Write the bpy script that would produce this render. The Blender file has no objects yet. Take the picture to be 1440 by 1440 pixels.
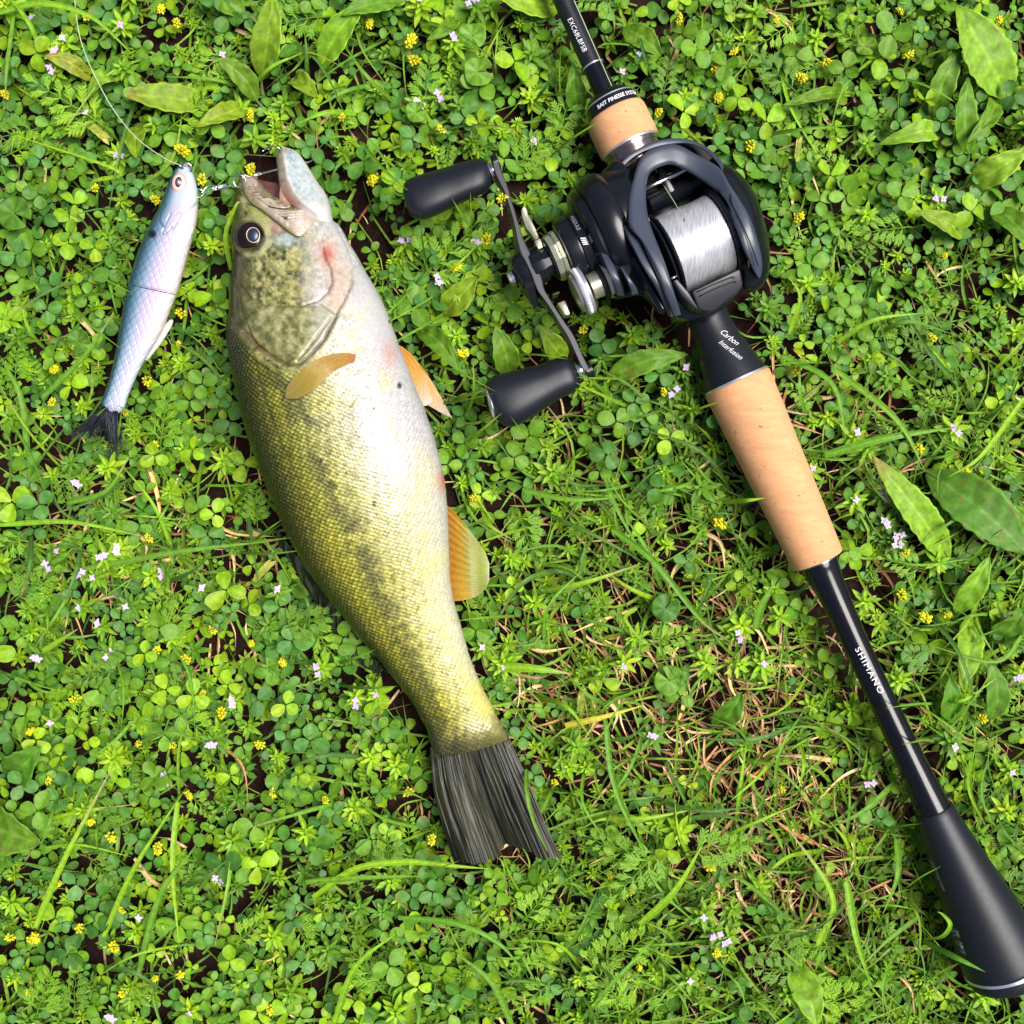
import bpy, math, random
import numpy as np
rng = random.Random(7)
nr = np.random.RandomState(7)

# ------------------------------------------------------------------ camera, world, sun, exposure
S = 0.0003            # metres per unit; one unit = one photo pixel on the ground plane
H = 1544.0            # camera height in units (0.463 m)
sc = bpy.context.scene
col = sc.collection
cam_d = bpy.data.cameras.new('camera'); cam = bpy.data.objects.new('camera', cam_d); col.objects.link(cam)
cam.location = (0, 0, H * S); cam.rotation_euler = (0, 0, 0)
cam_d.sensor_width = 36; cam_d.sensor_height = 36; cam_d.lens = 18 * H / 720
cam_d.clip_start = 0.01; cam_d.clip_end = 50
sc.camera = cam
SUN_EL, SUN_AZ = math.radians(66), math.radians(84)   # azimuth clockwise from +Y (photo's upper right)
w = bpy.data.worlds.new('World'); sc.world = w; w.use_nodes = True
nt = w.node_tree; bg = nt.nodes['Background']
sky = nt.nodes.new('ShaderNodeTexSky'); sky.sky_type = 'NISHITA'; sky.sun_disc = False
sky.sun_elevation = SUN_EL; sky.sun_rotation = SUN_AZ; sky.air_density = 1.0; sky.dust_density = 4.0; sky.ozone_density = 1.0
nt.links.new(sky.outputs[0], bg.inputs['Color']); bg.inputs['Strength'].default_value = 0.065
sd = bpy.data.lights.new('sun', 'SUN'); sun = bpy.data.objects.new('sun', sd); col.objects.link(sun)
sd.energy = 4.2; sd.angle = math.radians(38); sd.color = (1.0, 0.97, 0.92)
sun.rotation_euler = (math.radians(90) - SUN_EL, 0, math.pi - SUN_AZ)
sc.view_settings.view_transform = 'Standard'; sc.view_settings.look = 'None'
sc.view_settings.gamma = 1.0; sc.view_settings.use_curve_mapping = False
sc.view_settings.exposure = 0.62
sc.cycles.use_denoising = True
sc.cycles.max_bounces = 8; sc.cycles.transparent_max_bounces = 8

# ------------------------------------------------------------------ helpers
def W(px, py, h):
    px, py, h = np.broadcast_arrays(np.asarray(px, float), np.asarray(py, float), np.asarray(h, float)); k = 1 - h / H
    return np.stack([(np.asarray(px, float) - 720) * k, (720 - np.asarray(py, float)) * k, np.asarray(h, float) + 0 * k], -1)

def vnoise(x, y, seed=0):
    x = np.asarray(x, float); y = np.asarray(y, float)
    xi = np.floor(x).astype(np.int64); yi = np.floor(y).astype(np.int64)
    fx = x - xi; fy = y - yi
    fx = fx * fx * (3 - 2 * fx); fy = fy * fy * (3 - 2 * fy)
    def hsh(a, b):
        n = (a * 374761393 + b * 668265263 + seed * 1442695041) & 0x7fffffff
        n = ((n ^ (n >> 13)) * 1274126177) & 0x7fffffff
        n = (n ^ (n >> 16)) & 0xffff
        return n / 65535.0
    a = hsh(xi, yi); b = hsh(xi + 1, yi); c = hsh(xi, yi + 1); d = hsh(xi + 1, yi + 1)
    return (a * (1 - fx) + b * fx) * (1 - fy) + (c * (1 - fx) + d * fx) * fy
def fbm(x, y, seed=0, o=4):
    t = 0; amp = 0.5; tot = 0
    for i in range(o):
        t = t + amp * vnoise(x * 2 ** i, y * 2 ** i, seed + i); tot += amp; amp *= 0.55
    return t / tot
def sstep(x, a, b):
    t = np.clip((np.asarray(x, float) - a) / (b - a), 0, 1); return t * t * (3 - 2 * t)
def ramp(x, stops):
    xs = [s[0] for s in stops]
    return np.stack([np.interp(x, xs, [s[1][k] for s in stops]) for k in range(3)], -1)
def mixc(a, b, t):
    t = np.asarray(t)[..., None]; return a * (1 - t) + np.asarray(b, float) * t
def catmull(pts, n):
    P = np.asarray(pts, float)
    if P.ndim == 1: P = P[:, None]
    P2 = np.vstack([2 * P[0] - P[1], P, 2 * P[-1] - P[-2]])
    t = np.linspace(0, len(P) - 1 - 1e-9, n); i = t.astype(int); f = (t - i)[:, None]
    a, b, c, d = P2[i], P2[i + 1], P2[i + 2], P2[i + 3]
    return 0.5 * (2 * b + (c - a) * f + (2 * a - 5 * b + 4 * c - d) * f ** 2 + (3 * b - a - 3 * c + d) * f ** 3)
def inpoly(x, y, poly):
    x = np.asarray(x, float); y = np.asarray(y, float); r = np.zeros(x.shape, bool)
    n = len(poly)
    for i in range(n):
        x1, y1 = poly[i]; x2, y2 = poly[(i + 1) % n]
        if y1 == y2: continue
        c = ((y1 > y) != (y2 > y)) & (x < (x2 - x1) * (y - y1) / (y2 - y1) + x1)
        r ^= c
    return r
def dpoly(x, y, pl):
    """distance to a polyline, and the signed side (positive on its left walking, image coords)"""
    best = np.full(np.shape(x), 1e9); side = np.zeros(np.shape(x))
    for i in range(len(pl) - 1):
        ax, ay = pl[i]; bx, by = pl[i + 1]; dx, dy = bx - ax, by - ay
        t = np.clip(((x - ax) * dx + (y - ay) * dy) / (dx * dx + dy * dy + 1e-9), 0, 1)
        d = np.hypot(x - ax - t * dx, y - ay - t * dy)
        sg = np.sign(dx * (y - ay) - dy * (x - ax))
        m = d < best; best = np.where(m, d, best); side = np.where(m, sg, side)
    return best, side

def link(o, parent=None):
    col.objects.link(o)
    if parent is not None: o.parent = parent
    return o
def raw_mesh(name, V, F, mat, cols=None, smooth=True):
    """V (n,3) in units, F list of index arrays (each (m,k))"""
    me = bpy.data.meshes.new(name)
    V = np.asarray(V, np.float32) * S
    if isinstance(F, np.ndarray): F = [F]
    F = [np.asarray(f, np.int32) for f in F if len(f)]
    nl = sum(f.size for f in F); nf = sum(len(f) for f in F)
    me.vertices.add(len(V)); me.vertices.foreach_set('co', V.ravel())
    me.loops.add(nl); me.polygons.add(nf)
    me.loops.foreach_set('vertex_index', np.concatenate([f.ravel() for f in F]))
    sizes = np.concatenate([np.full(len(f), f.shape[1], np.int32) for f in F])
    starts = np.concatenate([[0], np.cumsum(sizes)[:-1]]).astype(np.int32)
    me.polygons.foreach_set('loop_start', starts)
    if smooth: me.polygons.foreach_set('use_smooth', np.ones(nf, bool))
    me.update(calc_edges=True); me.validate()
    if cols is not None:
        ca = me.color_attributes.new('Col', 'FLOAT_COLOR', 'POINT')
        c4 = np.ones((len(V), 4), np.float32); c4[:, :3] = np.asarray(cols).reshape(-1, 3)
        ca.data.foreach_set('color', c4.ravel())
    if mat: me.materials.append(mat)
    return me
def mesh(name, V, F, mat, parent=None, cols=None, smooth=True, origin=None):
    V = np.asarray(V, float).reshape(-1, 3)
    if parent is not None and '_org' in ORG and parent.name in ORG: V = V - ORG[parent.name]
    elif origin is not None: V = V - np.asarray(origin)
    me = raw_mesh(name, V, F, mat, cols, smooth)
    o = link(bpy.data.objects.new(name, me), parent)
    if origin is not None and parent is None: o.location = [float(c) * S for c in origin]
    if parent is not None and parent.name in ORG: ORG[o.name] = ORG[parent.name]
    return o
ORG = {'_org': 1}
def thing(name, label, cat, base, group=None):
    o = bpy.data.objects.new(name, None); col.objects.link(o); o.empty_display_size = 0.005
    o.location = [float(c) * S for c in base]; ORG[o.name] = np.asarray(base, float)
    o['label'] = label; o['category'] = cat
    if group: o['group'] = group
    return o
def tag(o, label, cat, group=None):
    o['label'] = label; o['category'] = cat
    if group: o['group'] = group
    return o
def gfaces(nu, nv, cu=False, cv=False, off=0):
    I = np.arange(nu * nv).reshape(nu, nv) + off
    if cu: I = np.vstack([I, I[:1]])
    if cv: I = np.hstack([I, I[:, :1]])
    return np.stack([I[:-1, :-1], I[1:, :-1], I[1:, 1:], I[:-1, 1:]], -1).reshape(-1, 4)
def grid(name, V, mat, parent=None, cols=None, cu=False, cv=False, smooth=True, origin=None, capu=False):
    nu, nv = V.shape[:2]; F = [gfaces(nu, nv, cu, cv)]
    if capu:
        F.append(np.arange(nv)[None, ::-1]); F.append((np.arange(nv) + (nu - 1) * nv)[None])
    return mesh(name, V.reshape(-1, 3), F, mat, parent, None if cols is None else cols.reshape(-1, 3), smooth, origin)
def join(parts):
    """[(V,F(k-gons list),cols)] -> joined"""
    Vs, Fs, Cs = [], {}, []; off = 0
    for V, F, C in parts:
        V = V.reshape(-1, 3); Vs.append(V)
        for f in (F if isinstance(F, list) else [F]): Fs.setdefault(f.shape[1], []).append(f + off)
        Cs.append(np.broadcast_to(np.asarray(C, float), V.shape) if np.ndim(C) < 2 else C.reshape(-1, 3)); off += len(V)
    return np.vstack(Vs), [np.vstack(v) for v in Fs.values()], np.vstack(Cs)
def tube_arrays(P, r, n=8, cap=True, squash=None):
    P = np.asarray(P, float); r = np.broadcast_to(np.asarray(r, float), (len(P),))
    T = np.gradient(P, axis=0); T /= np.linalg.norm(T, axis=1)[:, None] + 1e-9
    up = np.array([0, 0, 1.0]); A = np.cross(T, up); bad = np.linalg.norm(A, axis=1) < 0.05
    A[bad] = np.cross(T[bad], [1, 0, 0.0]); A /= np.linalg.norm(A, axis=1)[:, None]; B = np.cross(A, T)
    th = np.linspace(0, 2 * math.pi, n, endpoint=False)
    k = 1 if squash is None else squash
    V = P[:, None] + r[:, None, None] * (np.cos(th)[None, :, None] * A[:, None] + k * np.sin(th)[None, :, None] * B[:, None])
    F = [gfaces(len(P), n, False, True)]
    if cap: F += [np.arange(n)[None, ::-1], (np.arange(n) + (len(P) - 1) * n)[None]]
    return V.reshape(-1, 3), F
def tube(name, P, r, mat, parent=None, n=10, origin=None, squash=None):
    V, F = tube_arrays(P, r, n, True, squash); return mesh(name, V, F, mat, parent, origin=origin)
def lathe_arrays(P0, d, prof, n=48, flat=1.0):
    d = np.asarray(d, float); d /= np.linalg.norm(d); A = np.cross(d, [0, 0, 1.0]); A /= np.linalg.norm(A); B = np.cross(A, d)
    th = np.linspace(0, 2 * math.pi, n, endpoint=False)
    prof = np.asarray(prof, float)
    V = np.asarray(P0) + prof[:, 0][:, None, None] * d + prof[:, 1][:, None, None] * (np.cos(th)[None, :, None] * A + flat * np.sin(th)[None, :, None] * B)
    F = [gfaces(len(prof), n, False, True), np.arange(n)[None, ::-1], (np.arange(n) + (len(prof) - 1) * n)[None]]
    return V.reshape(-1, 3), F
def lathe(name, P0, d, prof, mat, parent=None, n=48, flat=1.0, sharp=35):
    V, F = lathe_arrays(P0, d, prof, n, flat); o = mesh(name, V, F, mat, parent)
    shade(o, sharp); return o
def shade(o, ang=35):
    me = o.data; bm_e = me.edges
    import bmesh
    bm = bmesh.new(); bm.from_mesh(me)
    bmesh.ops.recalc_face_normals(bm, faces=bm.faces)
    for e in bm.edges:
        if len(e.link_faces) == 2 and e.calc_face_angle(0) > math.radians(ang): e.smooth = False
    bm.to_mesh(me); bm.free()
def bevel(o, wd=1.0, seg=2, ang=30):
    m = o.modifiers.new('bevel', 'BEVEL'); m.width = wd * S; m.segments = seg; m.limit_method = 'ANGLE'; m.angle_limit = math.radians(ang)
    return o
def densify(poly, n, closed=True):
    P = np.asarray(poly, float)
    Q = np.vstack([P, P[:1]]) if closed else P
    # catmull closed
    if closed:
        P2 = np.vstack([P[-1:], P, P[:2]]); m = len(P)
    else:
        P2 = np.vstack([2 * P[0] - P[1], P, 2 * P[-1] - P[-2]]); m = len(P) - 1
    t = np.linspace(0, m, n * 6, endpoint=not closed); i = np.minimum(t.astype(int), m - 1); f = (t - i)[:, None]
    a, b, c, d = P2[i], P2[i + 1], P2[i + 2], P2[i + 3]
    R = 0.5 * (2 * b + (c - a) * f + (2 * a - 5 * b + 4 * c - d) * f ** 2 + (3 * b - a - 3 * c + d) * f ** 3)
    RR = np.vstack([R, R[:1]]) if closed else R
    L = np.concatenate([[0], np.cumsum(np.linalg.norm(np.diff(RR, axis=0), axis=1))])
    s = np.linspace(0, L[-1], n, endpoint=not closed)
    return np.stack([np.interp(s, L, RR[:, k]) for k in range(2)], -1)
def pillow_arrays(poly, hfun, bulge, depth, rings=8, n=64, center=None, power=0.5, smooth=True, round_bottom=False):
    """inflated outline: rings shrink to the centre; hfun(px,py) rim height; skirt goes down by depth"""
    P = densify(poly, n) if smooth else np.asarray(poly, float); n = len(P)
    c = np.mean(P, axis=0) if center is None else np.asarray(center, float)
    ks = np.sin(np.linspace(0, math.pi / 2, rings + 1))[::-1][:-1]   # 1 .. small
    rows = []
    if round_bottom:
        for k in ks[::-1][:-1]:
            Q = c + (P - c) * k; rows.append(W(Q[:, 0], Q[:, 1], hfun(Q[:, 0], Q[:, 1]) - depth * (1 - k * k) ** power))
    else:
        rows.append(W(P[:, 0], P[:, 1], hfun(P[:, 0], P[:, 1]) - depth))
    for k in ks:
        Q = c + (P - c) * k; rows.append(W(Q[:, 0], Q[:, 1], hfun(Q[:, 0], Q[:, 1]) + bulge * (1 - k * k) ** power))
    V = np.stack(rows, 0); nr_ = len(rows)
    F = [gfaces(nr_, n, False, True), np.arange(n)[None, ::-1], (np.arange(n) + (nr_ - 1) * n)[None]]
    return V.reshape(-1, 3), F
def pillow(name, poly, h, bulge, depth, mat, parent=None, **k):
    hf = h if callable(h) else (lambda x, y: np.full(np.shape(x), float(h)))
    V, F = pillow_arrays(poly, hf, bulge, depth, **k)
    o = mesh(name, V, F, mat, parent); shade(o, 50); return o
def prism(name, poly, h1, h0, mat, parent=None, bev=1.2, origin=None):
    P = np.asarray(poly, float); n = len(P)
    h1 = np.broadcast_to(np.asarray(h1, float), (n,))
    top = W(P[:, 0], P[:, 1], h1); bot = top.copy(); bot[:, 2] = h0
    V = np.vstack([bot, top]); F = [gfaces(2, n, False, True), np.arange(n)[None, ::-1], (np.arange(n) + n)[None]]
    o = mesh(name, V, F, mat, parent, smooth=False, origin=origin)
    import bmesh
    bm = bmesh.new(); bm.from_mesh(o.data); bmesh.ops.recalc_face_normals(bm, faces=bm.faces); bm.to_mesh(o.data); bm.free()
    if bev: bevel(o, bev)
    return o

# ------------------------------------------------------------------ materials
def mat(name, color=(0.5, 0.5, 0.5), rough=0.5, metal=0.0, spec=0.5, attr=False, coat=0.0, trans=0.0, var=0.0, vscale=300.0,
        bump=0.0, bscale=2000.0, aniso=0.0, sss=0.0, rvar=0.0, stretch=None, alpha=0.0):
    m = bpy.data.materials.new(name); m.use_nodes = True; n = m.node_tree; L = n.links
    b = n.nodes['Principled BSDF']; out = n.nodes['Material Output']
    b.inputs['Base Color'].default_value = (*color, 1); b.inputs['Roughness'].default_value = rough
    b.inputs['Metallic'].default_value = metal; b.inputs['Specular IOR Level'].default_value = spec
    b.inputs['Coat Weight'].default_value = coat; b.inputs['Coat Roughness'].default_value = 0.12
    if aniso: b.inputs['Anisotropic'].default_value = aniso
    tc = n.nodes.new('ShaderNodeTexCoord'); src = tc.outputs['Object']
    if stretch:
        mp = n.nodes.new('ShaderNodeMapping'); mp.inputs['Rotation'].default_value = stretch[0]; mp.inputs['Scale'].default_value = stretch[1]
        L.new(src, mp.inputs[0]); src = mp.outputs[0]
    cs = None
    if attr:
        a = n.nodes.new('ShaderNodeVertexColor'); a.layer_name = 'Col'; cs = a.outputs[0]
    if var:
        nz = n.nodes.new('ShaderNodeTexNoise'); nz.inputs['Scale'].default_value = vscale; nz.inputs['Detail'].default_value = 5; L.new(src, nz.inputs[0])
        mr = n.nodes.new('ShaderNodeMapRange'); mr.inputs[1].default_value = 0.3; mr.inputs[2].default_value = 0.7
        mr.inputs[3].default_value = 1 - var; mr.inputs[4].default_value = 1 + var; L.new(nz.outputs[0], mr.inputs[0])
        mx = n.nodes.new('ShaderNodeVectorMath'); mx.operation = 'SCALE'
        if cs: L.new(cs, mx.inputs[0])
        else: mx.inputs[0].default_value = color
        L.new(mr.outputs[0], mx.inputs['Scale']); cs = mx.outputs[0]
    if cs: L.new(cs, b.inputs['Base Color'])
    if rvar:
        nz3 = n.nodes.new('ShaderNodeTexNoise'); nz3.inputs['Scale'].default_value = vscale * 0.7; nz3.inputs['Detail'].default_value = 6; L.new(src, nz3.inputs[0])
        m3 = n.nodes.new('ShaderNodeMapRange'); m3.inputs[1].default_value = 0.35; m3.inputs[2].default_value = 0.65
        m3.inputs[3].default_value = max(0.02, rough - rvar); m3.inputs[4].default_value = rough + rvar; L.new(nz3.outputs[0], m3.inputs[0]); L.new(m3.outputs[0], b.inputs['Roughness'])
    if bump:
        nz2 = n.nodes.new('ShaderNodeTexNoise'); nz2.inputs['Scale'].default_value = bscale; nz2.inputs['Detail'].default_value = 4; L.new(src, nz2.inputs[0])
        bp = n.nodes.new('ShaderNodeBump'); bp.inputs['Strength'].default_value = bump; bp.inputs['Distance'].default_value = 0.0004
        L.new(nz2.outputs[0], bp.inputs['Height']); L.new(bp.outputs[0], b.inputs['Normal'])
    if alpha:
        tp = n.nodes.new('ShaderNodeBsdfTransparent'); ma = n.nodes.new('ShaderNodeMixShader'); ma.inputs[0].default_value = alpha
        L.new(b.outputs[0], ma.inputs[1]); L.new(tp.outputs[0], ma.inputs[2]); L.new(ma.outputs[0], out.inputs[0])
    elif trans:
        tr = n.nodes.new('ShaderNodeBsdfTranslucent'); ms = n.nodes.new('ShaderNodeMixShader'); ms.inputs[0].default_value = trans
        if cs: L.new(cs, tr.inputs[0])
        else: tr.inputs[0].default_value = (*color, 1)
        L.new(b.outputs[0], ms.inputs[1]); L.new(tr.outputs[0], ms.inputs[2]); L.new(ms.outputs[0], out.inputs[0])
    return m
M_soil = mat('soil', (0.014, 0.0055, 0.004), 0.95, spec=0.15, var=0.55, vscale=500, bump=1.0, bscale=900)
M_leaf = mat('leaf', rough=0.52, spec=0.30, attr=True, trans=0.28, var=0.22, vscale=520)
M_straw = mat('straw', rough=0.6, spec=0.3, attr=True, trans=0.1, var=0.25, vscale=700)
M_petal = mat('petal', rough=0.6, spec=0.2, attr=True, trans=0.15)
M_fish = mat('fish_skin', rough=0.34, spec=0.5, attr=True, coat=0.2, var=0.10, vscale=900, bump=0.12, bscale=2500)
M_fin = mat('fin_membrane', rough=0.42, spec=0.35, attr=True, coat=0.08, trans=0.22, var=0.1, vscale=900)
M_pect = mat('pectoral_membrane', rough=0.38, spec=0.4, attr=True, coat=0.1, alpha=0.36)
M_flesh = mat('mouth_flesh', rough=0.3, spec=0.5, attr=True, coat=0.3, var=0.15, vscale=1200)
M_eye = mat('fish_eye', (0.010, 0.003, 0.003), 0.10, spec=0.4, coat=0.3)
M_pupil = mat('fish_pupil', (0.010, 0.020, 0.045), 0.3, spec=0.5, coat=0.1)  # blue of a reflection is put into the pupil's base colour
M_gold = mat('eye_ring', (0.50, 0.40, 0.26), 0.3, metal=0.3)
M_lure = mat('lure_paint', rough=0.28, spec=0.5, attr=True, coat=0.5)
M_fibre = mat('tail_fibre', (0.012, 0.016, 0.025), 0.5)
M_lurefin = mat('lure_fin', (0.52, 0.50, 0.44), 0.3, spec=0.5, coat=0.4, trans=0.15)
M_steel = mat('steel', (0.62, 0.62, 0.62), 0.22, metal=1.0)
M_dsteel = mat('dark_steel', (0.25, 0.25, 0.26), 0.25, metal=1.0)
M_line = mat('fishing_line', (0.55, 0.66, 0.40), 0.25, spec=0.6, trans=0.3)
M_spline = mat('spooled_line', (0.46, 0.46, 0.50), 0.30, metal=0.35, spec=0.6, coat=0.15, var=0.35, vscale=1.0, bump=0.6, bscale=1.0, stretch=((0, 0, math.radians(-24.4)), (3200, 160, 160)))
M_satin = mat('reel_satin', (0.036, 0.044, 0.067), 0.38, spec=0.6, coat=0.0, var=0.05, vscale=2500, bump=0.03, bscale=9000)
M_black = mat('reel_black', (0.005, 0.006, 0.009), 0.22, spec=0.4, coat=0.0, bump=0.02, bscale=9000)
M_blackm = mat('reel_matt_black', (0.006, 0.006, 0.008), 0.5, spec=0.25)
M_rubber = mat('eva_rubber', (0.008, 0.009, 0.014), 0.42, spec=0.34, rvar=0.02, vscale=900, bump=0.10, bscale=14000)
M_thumb = mat('thumb_plate', (0.024, 0.023, 0.031), 0.42, spec=0.5)
M_champ = mat('champagne_metal', (0.60, 0.58, 0.42), 0.3, metal=0.85)
M_silver = mat('silver_metal', (0.66, 0.66, 0.72), 0.32, metal=0.8)
M_gun = mat('gunmetal', (0.22, 0.18, 0.17), 0.18, metal=0.9, coat=0.5)
M_gloss = mat('gloss_blank', (0.004, 0.004, 0.007), 0.17, spec=0.35, coat=0.05, bump=0.03, bscale=60)
M_white = mat('print_white', (0.78, 0.78, 0.82), 0.5)
M_grey = mat('print_grey', (0.28, 0.29, 0.32), 0.5)
M_cork = mat('cork', (0.60, 0.315, 0.155), 0.75, spec=0.2, bump=0.2, bscale=2500)
# cork: streaky growth lines and dark pits
def cork_nodes():
    n = M_cork.node_tree; L = n.links; b = n.nodes['Principled BSDF']; tc = n.nodes.new('ShaderNodeTexCoord')
    mp = n.nodes.new('ShaderNodeMapping'); mp.inputs['Rotation'].default_value = (0, 0, math.radians(-24)); mp.inputs['Scale'].default_value = (70, 420, 300)
    L.new(tc.outputs['Object'], mp.inputs[0])
    n1 = n.nodes.new('ShaderNodeTexNoise'); n1.inputs['Scale'].default_value = 1.0; n1.inputs['Detail'].default_value = 7; n1.inputs['Roughness'].default_value = 0.65; L.new(mp.outputs[0], n1.inputs[0])
    r1 = n.nodes.new('ShaderNodeValToRGB'); r1.color_ramp.elements[0].position = 0.3; r1.color_ramp.elements[0].color = (0.53, 0.25, 0.115, 1)
    r1.color_ramp.elements[1].position = 0.62; r1.color_ramp.elements[1].color = (0.63, 0.325, 0.16, 1); L.new(n1.outputs[0], r1.inputs[0])
    n2 = n.nodes.new('ShaderNodeTexNoise'); n2.inputs['Scale'].default_value = 480; n2.inputs['Detail'].default_value = 3
    L.new(tc.outputs['Object'], n2.inputs[0])
    r2 = n.nodes.new('ShaderNodeValToRGB'); r2.color_ramp.elements[0].position = 0.265; r2.color_ramp.elements[0].color = (0.45, 0.34, 0.26, 1)
    r2.color_ramp.elements[1].position = 0.325; r2.color_ramp.elements[1].color = (1, 1, 1, 1); L.new(n2.outputs[0], r2.inputs[0])
    mx = n.nodes.new('ShaderNodeMix'); mx.data_type = 'RGBA'; mx.blend_type = 'MULTIPLY'; mx.inputs[0].default_value = 1
    L.new(r1.outputs[0], mx.inputs[6]); L.new(r2.outputs[0], mx.inputs[7]); L.new(mx.outputs[2], b.inputs['Base Color'])
cork_nodes()

# ------------------------------------------------------------------ soil
def build_soil():
    n = 260; R = 1500
    xs = np.linspace(-R, R, n); X, Y = np.meshgrid(xs, xs, indexing='ij')
    Z = -56 + 62 * fbm(X / 90, Y / 90, 3, 5) + 6 * fbm(X / 14, Y / 14, 9, 3)
    V = np.stack([X, Y, Z], -1)
    o = grid('ground', V, M_soil); o['kind'] = 'structure'; o['label'] = 'dark red brown soil under the clover and grass'
    # wide surroundings so that the ground carries on past the plants
    xs = np.array([-40000, -1480, 1480, 40000.0]); V = np.array([[[x, y, -24.0] for y in xs] for x in xs]); V[..., 2] -= 14
    F = gfaces(4, 4); F = np.delete(F, 4, axis=0)
    o2 = mesh('ground', V.reshape(-1, 3), [F], M_soil); o2['kind'] = 'structure'; o2['label'] = 'dark soil stretching away round the patch of clover'
build_soil()

# ------------------------------------------------------------------ largemouth bass
BASS = thing('bass', 'freshly caught green and white bass lying on its side with its mouth open', 'fish', (-150, 100, 25))
SECT = [  # L, R, half thickness
    ((338, 249), (343, 246), 6), ((333, 259), (361, 252), 14), ((331, 272), (378, 270), 24), ((329, 288), (404, 283), 34), ((328, 303), (440, 294), 42),
    ((327, 325), (470, 312), 50), ((326, 352), (490, 343), 57), ((325, 390), (514, 384), 66), ((323, 430), (537, 424), 74), ((322, 475), (555, 468), 79),
    ((329, 530), (572, 512), 82), ((342, 590), (590, 558), 82), ((363, 652), (608, 607), 80), ((386, 712), (622, 660), 77), ((411, 765), (629, 712), 72),
    ((440, 813), (631, 765), 65), ((473, 855), (634, 820), 57), ((510, 900), (645, 868), 49), ((543, 940), (658, 915), 42), ((574, 980), (676, 960), 36),
    ((598, 1020), (695, 1000), 30), ((608, 1052), (711, 1030), 26), ((613, 1074), (716, 1048), 8)]
def section_samples(SEC, step):
    L = catmull([s[0] for s in SEC], 3000); R = catmull([s[1] for s in SEC], 3000); T = catmull([s[2] for s in SEC], 3000)[:, 0]
    mid = (L + R) / 2; c = np.concatenate([[0], np.cumsum(np.linalg.norm(np.diff(mid, axis=0), axis=1))])
    n = int(c[-1] / step); s = np.linspace(0, c[-1], n)
    f = lambda A: np.stack([np.interp(s, c, A[:, k]) for k in range(2)], -1)
    return f(L), f(R), np.interp(s, c, T), s
def build_body():
    L, R, T, s = section_samples(SECT, 1.25)
    nu = len(s); nt, nb = 330, 26
    # denser angles where the surface faces the camera: uniform in projected width
    q = np.linspace(0, 1, nt); q = 0.5 * q + 0.5 * (1 - np.cos(q * math.pi)) / 2
    phi = np.arccos(1 - 2 * q)
    phib = np.linspace(math.pi, 2 * math.pi, nb + 2)[1:-1]
    Q = np.concatenate([q, (1 - np.cos(phib)) / 2]); SN = np.concatenate([np.sin(phi), np.sin(phib)])
    px = L[:, None, 0] * (1 - Q) + R[:, None, 0] * Q; py = L[:, None, 1] * (1 - Q) + R[:, None, 1] * Q
    hm = 30 + T * 0.88
    zz = np.sign(SN) * np.abs(SN) ** 0.85
    h = hm[:, None] + T[:, None] * zz * np.where(SN > 0, 1.0, 0.88)
    s2 = np.broadcast_to(s[:, None], px.shape); frac = s2 / s[-1]
    Qm = np.broadcast_to(Q, px.shape)
    top = np.broadcast_to(SN >= 0, px.shape)
    disp = np.zeros(px.shape)
    # ---- masks
    headpoly = [(300, 190), (300, 425), (326, 452), (345, 474), (366, 500), (392, 517), (412, 521), (434, 508), (455, 484), (472, 448), (492, 410), (500, 385), (508, 385), (560, 385), (560, 190)]
    head = inpoly(px, py, headpoly)
    jit = 3 * (fbm(px / 9, py / 9, 5) - 0.5)
    # ---- arc from the lateral line for scale rows
    P = W(px, py, h); seg = np.linalg.norm(np.diff(P[:, :nt], axis=1), axis=2)
    arc = np.concatenate([np.zeros((nu, 1)), np.cumsum(seg, axis=1)], axis=1)
    ql = np.interp(frac[:, 0], [0, .25, .4, .55, .7, .85, 1], [.2, .18, .19, .24, .33, .42, .48])
    a0 = np.array([np.interp(ql[i], Q[:nt], arc[i]) for i in range(nu)])
    b = np.zeros(px.shape); b[:, :nt] = arc - a0[:, None]; b[:, nt:] = b[:, nt - 1:nt] + 30
    pa, pb = 7.4, 8.2
    A = s2 + 0.10 * b + 9 * (fbm(px / 60, py / 60, 21) - .5) + 2.2 * (fbm(px / 11, py / 11, 23) - .5); Bc = b + 9 * (fbm(px / 55, py / 55, 22) - .5) + 2.2 * (fbm(px / 12, py / 12, 24) - .5)
    ia = np.floor(A / (pa / 2)).astype(int)
    best = np.zeros(px.shape); edge = np.ones(px.shape); sid = np.zeros(px.shape); done = np.zeros(px.shape, bool)
    for k in range(-4, 2):           # anterior rows first, their free edge covers the next row
        row = ia + k; ca = (row + 0.5) * pa / 2
        off = np.where(row % 2 == 0, 0.0, 0.5)
        cb = (np.round(Bc / pb - off) + off) * pb
        da = A - ca; db = Bc - cb; r = np.hypot(da / 1.0, db / 0.92); Rr = 5.1
        inside = (r < Rr) & ~done
        best = np.where(inside, (da + Rr) / (2 * Rr), best); edge = np.where(inside, 1 - r / Rr, edge)
        sid = np.where(inside, ((row * 7349 + np.round(cb * 3).astype(int) * 9151) % 997) / 997.0, sid); done |= inside
    bodyw = np.where(head, 0.0, 1.0)
    dh, _ = dpoly(px, py, headpoly[2:12]); bodyw = bodyw * sstep(dh, 0, 7)
    throat = sstep(Qm, .70, .82) * sstep(560 - py, 0, 130)
    samp = bodyw * (1 - 0.85 * throat)
    amp = np.interp(Qm, [0, .25, .5, .8, 1], [3.6, 3.0, 2.1, 1.3, 0.9]) * np.interp(frac, [0, .8, 1], [1, 1, .8])
    disp += samp * amp * (best - 0.5)
    lineE = np.exp(-(edge / 0.22) ** 2)
    disp -= samp * lineE * 0.5
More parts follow.
